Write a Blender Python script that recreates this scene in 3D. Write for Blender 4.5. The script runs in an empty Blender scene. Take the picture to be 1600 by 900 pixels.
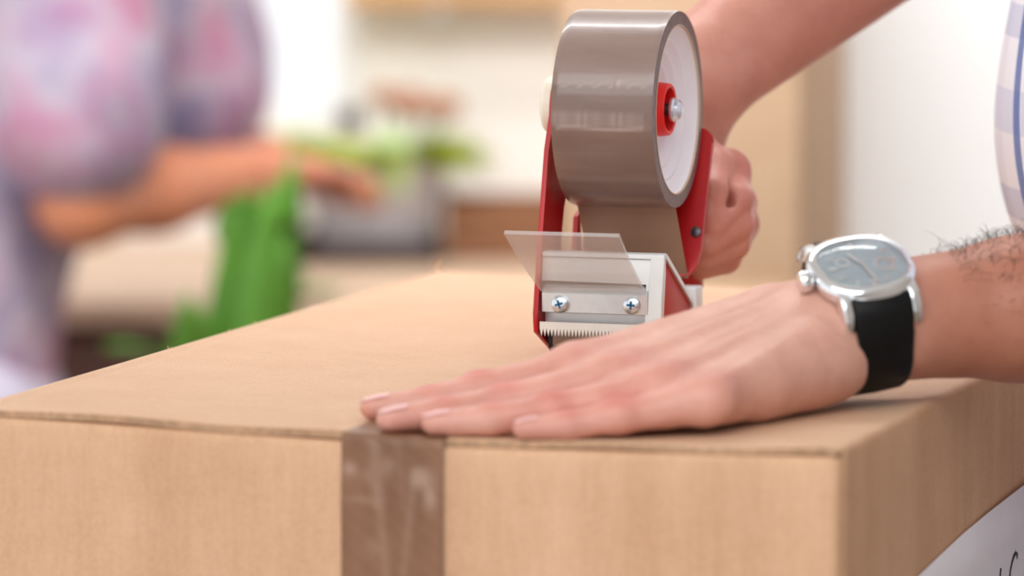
import bpy, bmesh, math, random
import numpy as np
from mathutils import Vector, Matrix

random.seed(7)
rng = np.random.default_rng(7)
S = bpy.context.scene
COL = S.collection

# ------------------------------------------------------------------ camera, sky, lights, exposure
ZB = 1.12                                   # height of the box top above the floor
CAM = np.array([0.0, 0.0, ZB + 0.26])
FPX = 7388.0                                # focal length in pixels of a 1600 px wide frame
PITCH = math.atan(804 / FPX)
cd = bpy.data.cameras.new('camera')
cam = bpy.data.objects.new('camera', cd)
COL.objects.link(cam)
cam.location = CAM
cam.rotation_euler = (math.pi / 2 - PITCH, 0, 0)
cd.sensor_width = 36
cd.lens = 36 * FPX / 1600
cd.clip_start = 0.05
cd.dof.use_dof = True
cd.dof.focus_distance = 2.09
cd.dof.aperture_fstop = 6.2
S.camera = cam

S.view_settings.view_transform = 'Standard'
S.view_settings.look = 'None'
S.view_settings.gamma = 1
S.view_settings.use_curve_mapping = False
S.view_settings.exposure = 0.0

W = bpy.data.worlds.new('World')
S.world = W
W.use_nodes = True
bg = W.node_tree.nodes['Background']
bg.inputs[0].default_value = (0.96, 0.985, 1.0, 1)
bg.inputs[1].default_value = 1.2


def area(name, loc, target, sx, sy, power, color=(1, 1, 1)):
    l = bpy.data.lights.new(name, 'AREA')
    l.shape = 'RECTANGLE'
    l.size, l.size_y, l.energy, l.color = sx, sy, power, color
    o = bpy.data.objects.new(name, l)
    COL.objects.link(o)
    o.location = loc
    o.rotation_euler = (Vector(target) - Vector(loc)).to_track_quat('-Z', 'Y').to_euler()
    return o


area('added_key', (-0.25, 0.75, 2.55), (0.0, 2.0, 1.1), 2.0, 1.7, 42, (0.95, 0.985, 1.0))  # added overhead key area light, not a window
area('added_back_fill', (-0.2, 2.9, 2.55), (0.1, 4.6, 1.0), 1.6, .5, 70, (0.97, 0.985, 1.0))  # added fill to brighten the background, no lamp known there
area('added_wall_fill', (0.2, 4.2, 2.5), (0.1, 5.2, 1.3), 1.2, .25, 5, (0.98, 0.98, 1.0)).data.spread = math.radians(95)  # added fill to brighten the cream back wall


# ------------------------------------------------------------------ materials
def c(r, g, b):
    f = lambda x: (x / 255 / 12.92) if x / 255 <= 0.04045 else ((x / 255 + 0.055) / 1.055) ** 2.4
    return (f(r), f(g), f(b), 1)


class Mat:
    def __init__(self, name, col=(.5, .5, .5, 1), rough=.6, metal=0, **kw):
        self.m = bpy.data.materials.new(name)
        self.m.use_nodes = True
        self.t = self.m.node_tree
        self.p = self.t.nodes['Principled BSDF']
        self.p.inputs['Base Color'].default_value = col
        self.p.inputs['Roughness'].default_value = rough
        self.p.inputs['Metallic'].default_value = metal
        for k, v in kw.items():
            self.p.inputs[k.replace('_', ' ')].default_value = v

    def n(self, typ, **kw):
        o = self.t.nodes.new(typ)
        for k, v in kw.items():
            setattr(o, k, v)
        return o

    def l(self, a, b):
        self.t.links.new(a, b)

    def coord(self, scale=(1, 1, 1), kind='Object', rot=(0, 0, 0)):
        tc = self.n('ShaderNodeTexCoord')
        mp = self.n('ShaderNodeMapping')
        mp.inputs['Scale'].default_value = scale
        mp.inputs['Rotation'].default_value = rot
        self.l(tc.outputs[kind], mp.inputs[0])
        return mp.outputs[0]

    def noise(self, vec, scale, detail=4, rough=.55):
        o = self.n('ShaderNodeTexNoise')
        o.inputs['Scale'].default_value = scale
        o.inputs['Detail'].default_value = detail
        o.inputs['Roughness'].default_value = rough
        if vec is not None:
            self.l(vec, o.inputs['Vector'])
        return o.outputs['Fac']

    def ramp(self, fac, stops):
        r = self.n('ShaderNodeValToRGB')
        e = r.color_ramp.elements
        while len(e) < len(stops):
            e.new(.5)
        for k, (p, col) in enumerate(stops):
            e[k].position = p
            e[k].color = col
        self.l(fac, r.inputs[0])
        return r.outputs[0]

    def mix(self, a, b, fac=None, val=.5, mode='MIX'):
        x = self.n('ShaderNodeMix', data_type='RGBA', blend_type=mode)
        x.inputs[0].default_value = val
        if fac is not None:
            self.l(fac, x.inputs[0])
        for s, i in ((a, 6), (b, 7)):
            if isinstance(s, tuple):
                x.inputs[i].default_value = s
            else:
                self.l(s, x.inputs[i])
        return x.outputs[2]

    def math(self, op, a, b=None, cl=False):
        x = self.n('ShaderNodeMath', operation=op, use_clamp=cl)
        for k, s in enumerate((a, b)):
            if s is None:
                continue
            if isinstance(s, (int, float)):
                x.inputs[k].default_value = s
            else:
                self.l(s, x.inputs[k])
        return x.outputs[0]

    def attr(self, name, out='Fac'):
        a = self.n('ShaderNodeAttribute', attribute_name=name)
        return a.outputs[out]

    def bump(self, h, strength=.3, dist=.001):
        b = self.n('ShaderNodeBump')
        b.inputs['Strength'].default_value = strength
        b.inputs['Distance'].default_value = dist
        self.l(h, b.inputs['Height'])
        self.l(b.outputs[0], self.p.inputs['Normal'])

    def color(self, s):
        self.l(s, self.p.inputs['Base Color'])


def cardboard(name, base, dark, wave_axis=None):
    m = Mat(name, base, .78)
    f = m.noise(m.coord((1, 1, 1)), 26, 5, .6)
    g = m.noise(m.coord((60, 60, 6)) if wave_axis else m.coord((30, 90, 30)), 9, 3, .6)
    h = m.noise(m.coord((1, 1, 1)), 900, 2)
    a = m.ramp(f, [(.3, dark), (.72, base)])
    k = m.mix(a, m.ramp(g, [(.35, dark), (.6, base)]), None, .35)
    k = m.mix(k, m.ramp(h, [(.35, (.72, .70, .68, 1)), (.6, (1, 1, 1, 1))]), None, .35, 'MULTIPLY')
    if wave_axis:
        st = m.noise(m.coord((34, 34, .9)), 1.0, 3, .6)
        k = m.mix(k, m.ramp(st, [(.30, (.86, .82, .78, 1)), (.62, (1, 1, 1, 1))]), None, .75, 'MULTIPLY')
    m.color(k)
    hh = h
    if wave_axis:
        s = m.noise(m.coord((150, 150, .6) if wave_axis == 'u' else (150, 150, 1)), 1.0, 2)
        hh = m.math('ADD', m.math('MULTIPLY', h, .3), m.math('MULTIPLY', s, 1.2))
    m.bump(hh, .25, .0006)
    return m.m


def simple(name, col, rough=.5, metal=0, var=.12, scale=40, bump=.0, **kw):
    m = Mat(name, col, rough, metal, **kw)
    f = m.noise(m.coord(), scale, 4)
    d = tuple(x * (1 - var) for x in col[:3]) + (1,)
    m.color(m.ramp(f, [(.3, d), (.7, col)]))
    if bump:
        m.bump(m.noise(m.coord(), scale * 6, 3), bump, .001)
    return m.m


M = {}
M['card_top'] = cardboard('kraft_top', c(216, 178, 147), c(204, 163, 131))
M['card_side'] = cardboard('kraft_side', c(220, 178, 144), c(208, 162, 126), 'u')
M['card_edge'] = simple('kraft_cut_edge', c(202, 160, 126), .9, 0, .4, 300, .5)
M['card_back'] = cardboard('kraft_stack', c(204, 172, 142), c(192, 158, 126))
M['card_dark'] = cardboard('kraft_brown', c(150, 102, 70), c(128, 84, 56))
M['red'] = simple('red_enamel', c(186, 12, 18), .42, 0, .15, 30)
M['red_handle'] = simple('red_handle_enamel', c(186, 4, 14), .38, 0, .12, 30)
M['red_plastic'] = simple('red_plastic', c(240, 26, 22), .4, 0, .08, 60)
M['grey_enamel'] = simple('grey_enamel', c(224, 224, 223), .36, 0, .05, 60)
M['steel'] = simple('brushed_steel', c(220, 221, 222), .34, .75, .08, 200)
M['blade'] = simple('blade_steel', c(236, 230, 222), .34, .35, .05, 200)
M['chrome'] = simple('chrome', c(236, 238, 240), .12, 1, .04, 60)
M['zinc'] = simple('zinc_screw', c(222, 228, 234), .2, .9, .1, 400)
M['slot_sky_tint'] = simple('screw_recess', c(52, 112, 158), .3, .6, .3, 500)  # blue stands in for sky reflected in the screw slot
M['dark_steel'] = simple('dark_steel', c(96, 88, 92), .4, .8, .1, 200)
M['rubber'] = simple('black_rubber', c(24, 20, 20), .6, 0, .2, 100)
M['cream'] = simple('cream_plastic', c(236, 228, 208), .4, 0, .04, 60)
M['core'] = simple('card_core', c(206, 184, 158), .8, 0, .1, 200)
M['white_plastic'] = simple('white_plastic', c(240, 238, 244), .42, 0, .05, 40)
M['strap'] = simple('black_leather', c(7, 6, 8), .42, 0, .3, 300, .15, Specular_IOR_Level=.25)
M['ink'] = simple('black_ink', c(26, 18, 26), .5, 0, .1, 100)
M['paper'] = simple('white_paper', c(236, 232, 238), .7, 0, .03, 60, .03)
M['white_wall'] = simple('white_paint', c(250, 252, 253), .7, 0, .02, 3)
M['wall'] = simple('cream_paint', c(250, 243, 234), .8, 0, .04, 3)
M['wall_grey'] = simple('grey_paint', c(178, 168, 160), .8, 0, .04, 3)
M['wood'] = simple('light_wood', c(206, 160, 112), .6, 0, .15, 8)
M['counter'] = simple('counter_laminate', c(212, 182, 156), .55, 0, .08, 6)
M['cabinet'] = simple('cabinet_wood', c(110, 76, 66), .6, 0, .2, 8)
M['floor'] = simple('floor_wood', c(158, 138, 122), .5, 0, .2, 4)
M['frame_white'] = simple('white_frame', c(240, 238, 234), .5, 0, .02, 10)
M['leaf'] = simple('green_leaf', c(92, 146, 46), .45, 0, .35, 14)
M['lime'] = simple('lime_leaf', c(186, 206, 40), .5, 0, .25, 30)
M['petal'] = simple('brown_flower', c(190, 130, 100), .6, 0, .2, 30)
M['tag'] = simple('pale_green_plastic', c(200, 220, 168), .5, 0, .04, 30)
M['pot_grey'] = simple('grey_glaze', c(190, 184, 186), .5, 0, .15, 20)
M['soil'] = simple('potting_soil', c(58, 42, 32), .9, 0, .4, 90)
M['dark_tray'] = simple('dark_tray', c(62, 46, 44), .5, 0, .2, 20)
M['terracotta'] = simple('terracotta', c(178, 104, 70), .7, 0, .2, 20)
M['hair'] = simple('dark_hair', c(44, 30, 22), .5, 0, .4, 300)
M['hair_brown'] = simple('brown_hair', c(92, 60, 40), .5, 0, .4, 300)
M['denim'] = simple('blue_denim', c(66, 84, 122), .8, 0, .2, 60)
M['eye'] = simple('eye_white', c(236, 232, 228), .3, 0, .02, 60)
M['iris'] = simple('brown_iris', c(70, 44, 28), .3, 0, .3, 200)
M['nail'] = simple('fingernail', c(240, 190, 186), .3, 0, .06, 200)


def glassy(name, tint=(1, 1, 1, 1), haze=.12, hazecol=(.9, .88, .87, 1), ior=1.45):
    m = Mat(name, hazecol, .12)
    tr = m.n('ShaderNodeBsdfTransparent')
    tr.inputs[0].default_value = tint
    df = m.n('ShaderNodeBsdfDiffuse')
    df.inputs[0].default_value = hazecol
    mx = m.n('ShaderNodeMixShader')
    mx.inputs[0].default_value = haze
    m.l(tr.outputs[0], mx.inputs[1])
    m.l(df.outputs[0], mx.inputs[2])
    gl = m.n('ShaderNodeBsdfGlossy')
    gl.inputs['Roughness'].default_value = .06
    lw = m.n('ShaderNodeLayerWeight')
    lw.inputs['Blend'].default_value = .5
    m2 = m.n('ShaderNodeMixShader')
    m.l(m.math('ADD', m.math('MULTIPLY', m.math('POWER', lw.outputs['Facing'], 4.0), .35), .035), m2.inputs[0])
    m.l(mx.outputs[0], m2.inputs[1])
    m.l(gl.outputs[0], m2.inputs[2])
    out = [x for x in m.t.nodes if x.type == 'OUTPUT_MATERIAL'][0]
    m.l(m2.outputs[0], out.inputs[0])
    return m.m


M['acrylic'] = glassy('clear_acrylic', (.96, .94, .93, 1), .30, (.86, .83, .82, 1))
M['crystal'] = glassy('watch_crystal', (1, 1, 1, 1), .05, (.8, .86, .88, 1), 1.5)
M['glass'] = glassy('window_glass', (1, 1, 1, 1), .02)

# packing tape: brown film, bubbles where it does not lie on the layer below
m = Mat('brown_tape_roll', c(124, 98, 86), .3)
m.p.inputs['Coat Weight'].default_value = .35
m.p.inputs['Coat Roughness'].default_value = .12
f = m.noise(m.coord((14, 60, 60)), 2.2, 4)
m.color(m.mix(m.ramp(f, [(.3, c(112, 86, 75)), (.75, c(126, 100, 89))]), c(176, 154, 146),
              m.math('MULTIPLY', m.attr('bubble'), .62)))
m.bump(m.noise(m.coord((20, 160, 160)), 2.0, 3), .12, .0006)
M['tape_roll'] = m.m
m = Mat('brown_tape_edge', c(112, 92, 90), .4)
f = m.noise(m.coord((10, 10, 10)), 30, 3)
m.color(m.ramp(f, [(.3, c(98, 80, 78)), (.7, c(126, 106, 104))]))
M['tape_edge'] = m.m
m = Mat('brown_tape_film', c(130, 90, 62), .42)
f = m.noise(m.coord((1, 1, .35)), 55, 4)
m.color(m.mix(m.ramp(f, [(.3, c(116, 76, 50)), (.72, c(136, 94, 66))]), c(182, 150, 132),
              m.math('MULTIPLY', m.attr('bubble'), .6)))
M['tape_film'] = m.m
m = Mat('brown_tape_web', c(160, 124, 100), .3)
m.color(m.ramp(m.noise(m.coord(), 40, 3), [(.3, c(150, 116, 94)), (.7, c(166, 130, 106))]))
M['tape_web'] = m.m

# skin: pale hand, forearm browned for tan and torso shadow together, red knuckles and finger tips
def skin(name, pale, tan, red):
    m = Mat(name, pale, .46)
    m.p.inputs['Subsurface Weight'].default_value = .16
    m.p.inputs['Subsurface Radius'].default_value = (1, .35, .2)
    m.p.inputs['Subsurface Scale'].default_value = .006
    k = m.mix(pale, tan, m.attr('tan'))
    k = m.mix(k, red, m.attr('red'))
    f = m.noise(m.coord(), 55, 4, .6)
    k = m.mix(k, m.ramp(f, [(.3, (.78, .66, .64, 1)), (.66, (1, 1, 1, 1))]), None, .6, 'MULTIPLY')
    m.color(k)
    v = m.n('ShaderNodeTexVoronoi')
    v.inputs['Scale'].default_value = 620
    m.l(m.coord((1, 1, 1)), v.inputs['Vector'])
    a = m.noise(m.coord((1, 1, 1)), 160, 3)
    m.bump(m.math('ADD', m.math('MULTIPLY', v.outputs['Distance'], .35), a), .3, .0011)
    return m.m


M['skin_man'] = skin('skin_man', c(217, 166, 148), c(179, 118, 94), c(200, 104, 92))
M['skin_woman'] = skin('skin_woman', c(212, 140, 106), c(208, 134, 98), c(218, 140, 116))

# checked shirt of the man (attribute cloth = around, up in metres)
m = Mat('checked_shirt', c(238, 234, 240), .8)
sx = m.n('ShaderNodeSeparateXYZ')
m.l(m.attr('cloth', 'Vector'), sx.inputs[0])
def stripe(m, s, period, lo, hi, off=0.0):
    fr = m.math('FRACT', m.math('ADD', m.math('MULTIPLY', s, 1 / period), off))
    a = m.math('GREATER_THAN', fr, lo)
    b = m.math('LESS_THAN', fr, hi)
    return m.math('MULTIPLY', a, b)
sk = m.math('ADD', sx.outputs[0], m.math('MULTIPLY', sx.outputs[1], -.16))
va = stripe(m, sk, .075, .10, .24)
vb = stripe(m, sk, .075, .55, .85)
ha = stripe(m, sx.outputs[1], .085, .10, .34)
hb = stripe(m, sx.outputs[1], .085, .62, .80)
k = m.mix(c(240, 236, 242), c(196, 200, 226), m.math('MULTIPLY', ha, .5))
k = m.mix(k, c(206, 206, 226), m.math('MULTIPLY', vb, .25))
k = m.mix(k, c(150, 160, 200), m.math('MULTIPLY', hb, .4))
k = m.mix(k, c(70, 100, 168), m.math('MULTIPLY', va, .85))
m.color(k)
m.bump(m.noise(m.coord(), 900, 2), .2, .0005)
M['shirt'] = m.m

m = Mat('printed_blouse', c(214, 190, 214), .85)
n1 = m.noise(m.coord((1, 1, 1)), 7, 2, .5)
n2 = m.noise(m.coord((1, 1, 1), rot=(1, 2, 0)), 10, 2, .5)
k = m.ramp(n1, [(.34, c(84, 88, 146)), (.42, c(166, 130, 176)), (.50, c(214, 200, 216)), (.57, c(220, 132, 172)), (.66, c(206, 208, 200))])
k2 = m.ramp(n2, [(.38, c(218, 120, 164)), (.48, c(218, 204, 218)), (.60, c(104, 104, 156))])
m.color(m.mix(m.mix(m.mix(k, k2, None, .42), c(206, 196, 206), None, .22), (.74, .74, .76, 1), None, 1.0, 'MULTIPLY'))
M['blouse'] = m.m


# ------------------------------------------------------------------ mesh helpers
def link(name, me, mat=None, parent=None, smooth=False):
    o = bpy.data.objects.new(name, me)
    COL.objects.link(o)
    for x in (mat if isinstance(mat, (list, tuple)) else [mat]):
        if x is not None:
            me.materials.append(x)
    if parent is not None:
        o.parent = parent
    if smooth:
        me.polygons.foreach_set('use_smooth', [True] * len(me.polygons))
    return o


def raw(name, verts, faces, mat=None, parent=None, smooth=False):
    me = bpy.data.meshes.new(name)
    me.from_pydata([tuple(map(float, v)) for v in verts], [], faces)
    me.validate()
    me.update()
    return link(name, me, mat, parent, smooth)


def fin(name, bm, mat=None, parent=None, smooth=False, angle=None):
    bmesh.ops.recalc_face_normals(bm, faces=bm.faces)
    me = bpy.data.meshes.new(name)
    bm.to_mesh(me)
    bm.free()
    o = link(name, me, mat, parent, smooth)
    if angle:
        me.polygons.foreach_set('use_smooth', [True] * len(me.polygons))
        try:
            me.set_sharp_from_angle(angle=math.radians(angle))
        except Exception:
            pass
    return o


def thing(name, label, cat, loc=(0, 0, 0), rz=0, group=None):
    o = bpy.data.objects.new(name, None)
    COL.objects.link(o)
    o.empty_display_size = .05
    o.location = loc
    o.rotation_euler = (0, 0, rz)
    o['label'], o['category'] = label, cat
    if group:
        o['group'] = group
    return o


def structure(o):
    o['kind'] = 'structure'
    return o


def bm_box(bm, lo, hi, bev=0, seg=2):
    r = bmesh.ops.create_cube(bm, size=1)
    vs = r['verts']
    for v in vs:
        v.co = Vector([(lo[k] + hi[k]) / 2 + v.co[k] * (hi[k] - lo[k]) for k in range(3)])
    if bev:
        es = list({e for v in vs for e in v.link_edges})
        bmesh.ops.bevel(bm, geom=es, offset=bev, segments=seg, affect='EDGES', profile=.5)


def box(name, lo, hi, mat, parent=None, bev=0, seg=2):
    bm = bmesh.new()
    bm_box(bm, lo, hi, bev, seg)
    return fin(name, bm, mat, parent, angle=35 if bev else None)


def bm_prism(bm, poly, a0, a1, axis=0, bev=0, seg=2):
    """polygon in the two axes other than `axis`, extruded from a0 to a1"""
    oth = [k for k in range(3) if k != axis]
    lo, hi = [], []
    for p in poly:
        for dst, a in ((lo, a0), (hi, a1)):
            q = [0, 0, 0]
            q[axis] = a
            q[oth[0]], q[oth[1]] = p
            dst.append(bm.verts.new(q))
    n = len(poly)
    fs = [bm.faces.new(lo), bm.faces.new(hi[::-1])]
    for k in range(n):
        fs.append(bm.faces.new([lo[k], hi[k], hi[(k + 1) % n], lo[(k + 1) % n]]))
    if bev:
        es = list({e for f in fs[:2] for e in f.edges})
        bmesh.ops.bevel(bm, geom=es, offset=bev, segments=seg, affect='EDGES', profile=.5)


def prism(name, poly, a0, a1, mat, parent=None, axis=0, bev=0, seg=2):
    bm = bmesh.new()
    bm_prism(bm, poly, a0, a1, axis, bev, seg)
    return fin(name, bm, mat, parent, angle=35)


def lathe_vf(prof, o, ax, n=48, e1=None, closed=True):
    """profile of (along axis, radius); returns verts and faces"""
    ax = Vector(ax).normalized()
    e1 = Vector(e1).normalized() if e1 is not None else ax.orthogonal().normalized()
    e2 = ax.cross(e1)
    V, Fc = [], []
    o = Vector(o)
    for (t, r) in prof:
        for k in range(n):
            a = 2 * math.pi * k / n
            V.append(o + ax * t + (e1 * math.cos(a) + e2 * math.sin(a)) * r)
    m_ = len(prof)
    for i in range(m_ - 1):
        for k in range(n):
            k2 = (k + 1) % n
            Fc.append((i * n + k, i * n + k2, (i + 1) * n + k2, (i + 1) * n + k))
    if closed:
        if prof[0][1] > 0:
            Fc.append(tuple(range(n))[::-1])
        if prof[-1][1] > 0:
            Fc.append(tuple(range((m_ - 1) * n, m_ * n)))
    return V, Fc


def lathe(name, prof, o, ax, mat, parent=None, n=48, closed=True, angle=35):
    V, Fc = lathe_vf(prof, o, ax, n, None, closed)
    bm = bmesh.new()
    vs = [bm.verts.new(v) for v in V]
    for f in Fc:
        try:
            bm.faces.new([vs[k] for k in f])
        except ValueError:
            pass
    bmesh.ops.remove_doubles(bm, verts=bm.verts, dist=1e-7)
    return fin(name, bm, mat, parent, angle=angle)


def tube_vf(pts, radii, n=8, V=None, Fc=None):
    V = [] if V is None else V
    Fc = [] if Fc is None else Fc
    P = [Vector(p) for p in pts]
    base = len(V)
    up = None
    for i, p in enumerate(P):
        t = (P[min(i + 1, len(P) - 1)] - P[max(i - 1, 0)]).normalized()
        if up is None:
            up = t.orthogonal().normalized()
        up = (up - t * up.dot(t)).normalized()
        e2 = t.cross(up)
        r = radii[i] if hasattr(radii, '__len__') else radii
        for k in range(n):
            a = 2 * math.pi * k / n
            V.append(p + (up * math.cos(a) + e2 * math.sin(a)) * r)
    for i in range(len(P) - 1):
        for k in range(n):
            k2 = (k + 1) % n
            Fc.append((base + i * n + k, base + i * n + k2, base + (i + 1) * n + k2, base + (i + 1) * n + k))
    Fc.append(tuple(base + k for k in range(n))[::-1])
    Fc.append(tuple(base + (len(P) - 1) * n + k for k in range(n)))
    return V, Fc


def grid_faces(nu, nv):
    return [(i * nv + j, (i + 1) * nv + j, (i + 1) * nv + j + 1, i * nv + j + 1) for i in range(nu - 1) for j in range(nv - 1)]


def put_attr(o, name, vals, typ='FLOAT'):
    a = o.data.attributes.new(name, typ, 'POINT')
    if typ == 'FLOAT':
        a.data.foreach_set('value', np.asarray(vals, dtype=np.float32))
    else:
        a.data.foreach_set('vector', np.asarray(vals, dtype=np.float32).ravel())


# ------------------------------------------------------------------ smooth bodies: signed distance field -> mesh
class Body:
    def __init__(self):
        self.ops = []

    def cone(self, a, b, ra, rb, k=.01, flat=None, f=1.0, sub=False):
        self.ops.append(('c', np.array(a, float), np.array(b, float), ra, rb, k,
                         None if flat is None else np.array(flat, float) / np.linalg.norm(flat), f, sub))
        return self

    def chain(self, pts, rad, k=.01, flat=None, f=1.0):
        for i in range(len(pts) - 1):
            self.cone(pts[i], pts[i + 1], rad[i], rad[i + 1], k, flat, f)
        return self

    def ell(self, ctr, axes, rad, k=.01, sub=False):
        A = np.array(axes, float)
        A = A / np.linalg.norm(A, axis=1)[:, None]
        self.ops.append(('e', np.array(ctr, float), A, np.array(rad, float), k, sub))
        return self

    def mesh(self, h):
        lo, hi = [], []
        for o in self.ops:
            if o[0] == 'c':
                r = max(o[3], o[4]) * max(1, o[7])
                lo.append(np.minimum(o[1], o[2]) - r); hi.append(np.maximum(o[1], o[2]) + r)
            else:
                r = o[3].max()
                lo.append(o[1] - r); hi.append(o[1] + r)
        lo = np.min(lo, 0) - 4 * h
        hi = np.max(hi, 0) + 4 * h
        n = np.ceil((hi - lo) / h).astype(int) + 1
        D = np.full(n, .06, np.float32)
        for o in self.ops:
            k = o[5] if o[0] == 'c' else o[4]
            sub = o[8] if o[0] == 'c' else o[5]
            mg = k + 3 * h
            if o[0] == 'c':
                r = max(o[3], o[4]) * max(1, o[7])
                l0, h0 = np.minimum(o[1], o[2]) - r - mg, np.maximum(o[1], o[2]) + r + mg
            else:
                r = o[3].max()
                l0, h0 = o[1] - r - mg, o[1] + r + mg
            i0 = np.maximum(((l0 - lo) / h).astype(int), 0)
            i1 = np.minimum(((h0 - lo) / h).astype(int) + 2, n)
            sl = tuple(slice(a, b) for a, b in zip(i0, i1))
            g = [lo[q] + h * np.arange(i0[q], i1[q]) for q in range(3)]
            X, Y, Z = np.meshgrid(*g, indexing='ij', sparse=True)
            if o[0] == 'c':
                a, b = o[1], o[2]
                ab = b - a
                L2 = max(ab @ ab, 1e-12)
                t = np.clip(((X - a[0]) * ab[0] + (Y - a[1]) * ab[1] + (Z - a[2]) * ab[2]) / L2, 0, 1)
                dx, dy, dz = X - a[0] - t * ab[0], Y - a[1] - t * ab[1], Z - a[2] - t * ab[2]
                if o[6] is not None:
                    s = dx * o[6][0] + dy * o[6][1] + dz * o[6][2]
                    d2 = dx * dx + dy * dy + dz * dz + s * s * (1 / o[7] ** 2 - 1)
                else:
                    d2 = dx * dx + dy * dy + dz * dz
                d = np.sqrt(d2) - (o[3] + (o[4] - o[3]) * t)
            else:
                q = 0
                for j in range(3):
                    A = o[2][j]
                    e = (X - o[1][0]) * A[0] + (Y - o[1][1]) * A[1] + (Z - o[1][2]) * A[2]
                    q = q + (e / o[3][j]) ** 2
                d = (np.sqrt(q) - 1) * o[3].min()
            e = D[sl]
            if sub:
                d = -d
                hh = np.maximum(k - np.abs(e - d), 0) / k
                D[sl] = np.maximum(e, d) + hh * hh * k * .25
            else:
                hh = np.maximum(k - np.abs(e - d), 0) / k
                D[sl] = np.minimum(e, d) - hh * hh * k * .25
        return surface_nets(D, lo, h)


def surface_nets(D, lo, h):
    nx, ny, nz = D.shape
    ins = D < 0
    cnt = np.zeros((nx - 1, ny - 1, nz - 1), np.int8)
    for i in (0, 1):
        for j in (0, 1):
            for k in (0, 1):
                cnt += ins[i:nx - 1 + i, j:ny - 1 + j, k:nz - 1 + k]
    act = (cnt > 0) & (cnt < 8)
    I = np.argwhere(act)
    idx = np.full(act.shape, -1, np.int64)
    idx[act] = np.arange(len(I))
    P = np.zeros((len(I), 3))
    N = np.zeros(len(I))
    cor = [(i, j, k) for i in (0, 1) for j in (0, 1) for k in (0, 1)]
    val = {q: D[I[:, 0] + q[0], I[:, 1] + q[1], I[:, 2] + q[2]] for q in cor}
    for a in cor:
        for ax in range(3):
            if a[ax] == 0:
                b = list(a); b[ax] = 1; b = tuple(b)
                va, vb = val[a], val[b]
                mk = (va < 0) != (vb < 0)
                t = np.where(mk, va / np.where(mk, va - vb, 1), 0)
                p = np.array(a, float)[None, :].repeat(len(I), 0)
                p[:, ax] += t
                P[mk] += p[mk]
                N[mk] += 1
    V = lo + h * (I + P / N[:, None])
    F = []
    for ax in range(3):
        o1, o2 = [(1, 2), (2, 0), (0, 1)][ax]
        s0 = [slice(None)] * 3; s1 = [slice(None)] * 3
        s0[ax] = slice(0, -1); s1[ax] = slice(1, None)
        ch = ins[tuple(s0)] != ins[tuple(s1)]
        E = np.argwhere(ch)
        E = E[(E[:, o1] > 0) & (E[:, o2] > 0)]
        E = E[(E[:, o1] < D.shape[o1] - 1) & (E[:, o2] < D.shape[o2] - 1)]
        a0 = E.copy(); a1 = E.copy(); a2 = E.copy(); a3 = E.copy()
        a1[:, o1] -= 1; a2[:, o1] -= 1; a2[:, o2] -= 1; a3[:, o2] -= 1
        g = lambda q: idx[q[:, 0], q[:, 1], q[:, 2]]
        Q = np.stack([g(a0), g(a1), g(a2), g(a3)], 1)
        flip = ins[E[:, 0], E[:, 1], E[:, 2]]
        Q[~flip] = Q[~flip][:, ::-1]
        F.append(Q)
    return V, np.concatenate(F)


def quad_mesh(name, V, Q, mat, parent=None):
    me = bpy.data.meshes.new(name)
    me.vertices.add(len(V))
    me.vertices.foreach_set('co', np.asarray(V, np.float32).ravel())
    me.loops.add(Q.size)
    me.loops.foreach_set('vertex_index', Q.ravel().astype(np.int32))
    me.polygons.add(len(Q))
    me.polygons.foreach_set('loop_start', np.arange(0, Q.size, 4, dtype=np.int32))
    me.polygons.foreach_set('loop_total', np.full(len(Q), 4, np.int32))
    me.update(calc_edges=True)
    me.validate()
    return link(name, me, mat, parent, True)


def relax(V, Q, it=2, lam=.5):
    n = len(V)
    e = np.concatenate([Q[:, [0, 1]], Q[:, [1, 2]], Q[:, [2, 3]], Q[:, [3, 0]]])
    for _ in range(it):
        acc = np.zeros((n, 3)); ct = np.zeros(n)
        for d in range(3):
            acc[:, d] = np.bincount(e[:, 0], V[e[:, 1], d], n) + np.bincount(e[:, 1], V[e[:, 0], d], n)
        ct = np.bincount(e[:, 0], minlength=n) + np.bincount(e[:, 1], minlength=n)
        V = V + lam * (acc / np.maximum(ct, 1)[:, None] - V)
    return V


def near(V, p, r):
    return np.exp(-((V - np.array(p)) ** 2).sum(1) / (r * r))


def at(px, py, Y):
    """world point seen at pixel px, py of the 1600 x 900 photograph, at distance Y"""
    d = np.array([(px - 800) / FPX, math.cos(PITCH) + (450 - py) / FPX * math.sin(PITCH),
                  -math.sin(PITCH) + (450 - py) / FPX * math.cos(PITCH)])
    return CAM + d * (Y / d[1])


# ------------------------------------------------------------------ frames
AB = math.radians(18.8)                      # yaw of the box
FR = np.array([0.1268, 1.8123, ZB])          # its near right top corner
UB = np.array([math.cos(AB), -math.sin(AB), 0])
VB = np.array([math.sin(AB), math.cos(AB), 0])


def bw(p):
    """box frame (along front edge, depth, above the top) -> world"""
    return FR + p[0] * UB + p[1] * VB + np.array([0, 0, p[2]])


BW, BD, BH = .374, .578, .40
UC = -BW / 2 + .0105                          # seam under the tape


def sag(u):
    x = min(1, abs(u - UC) / (BW / 2 - .01))
    return -.0034 * (1 - x ** 1.25)


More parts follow.
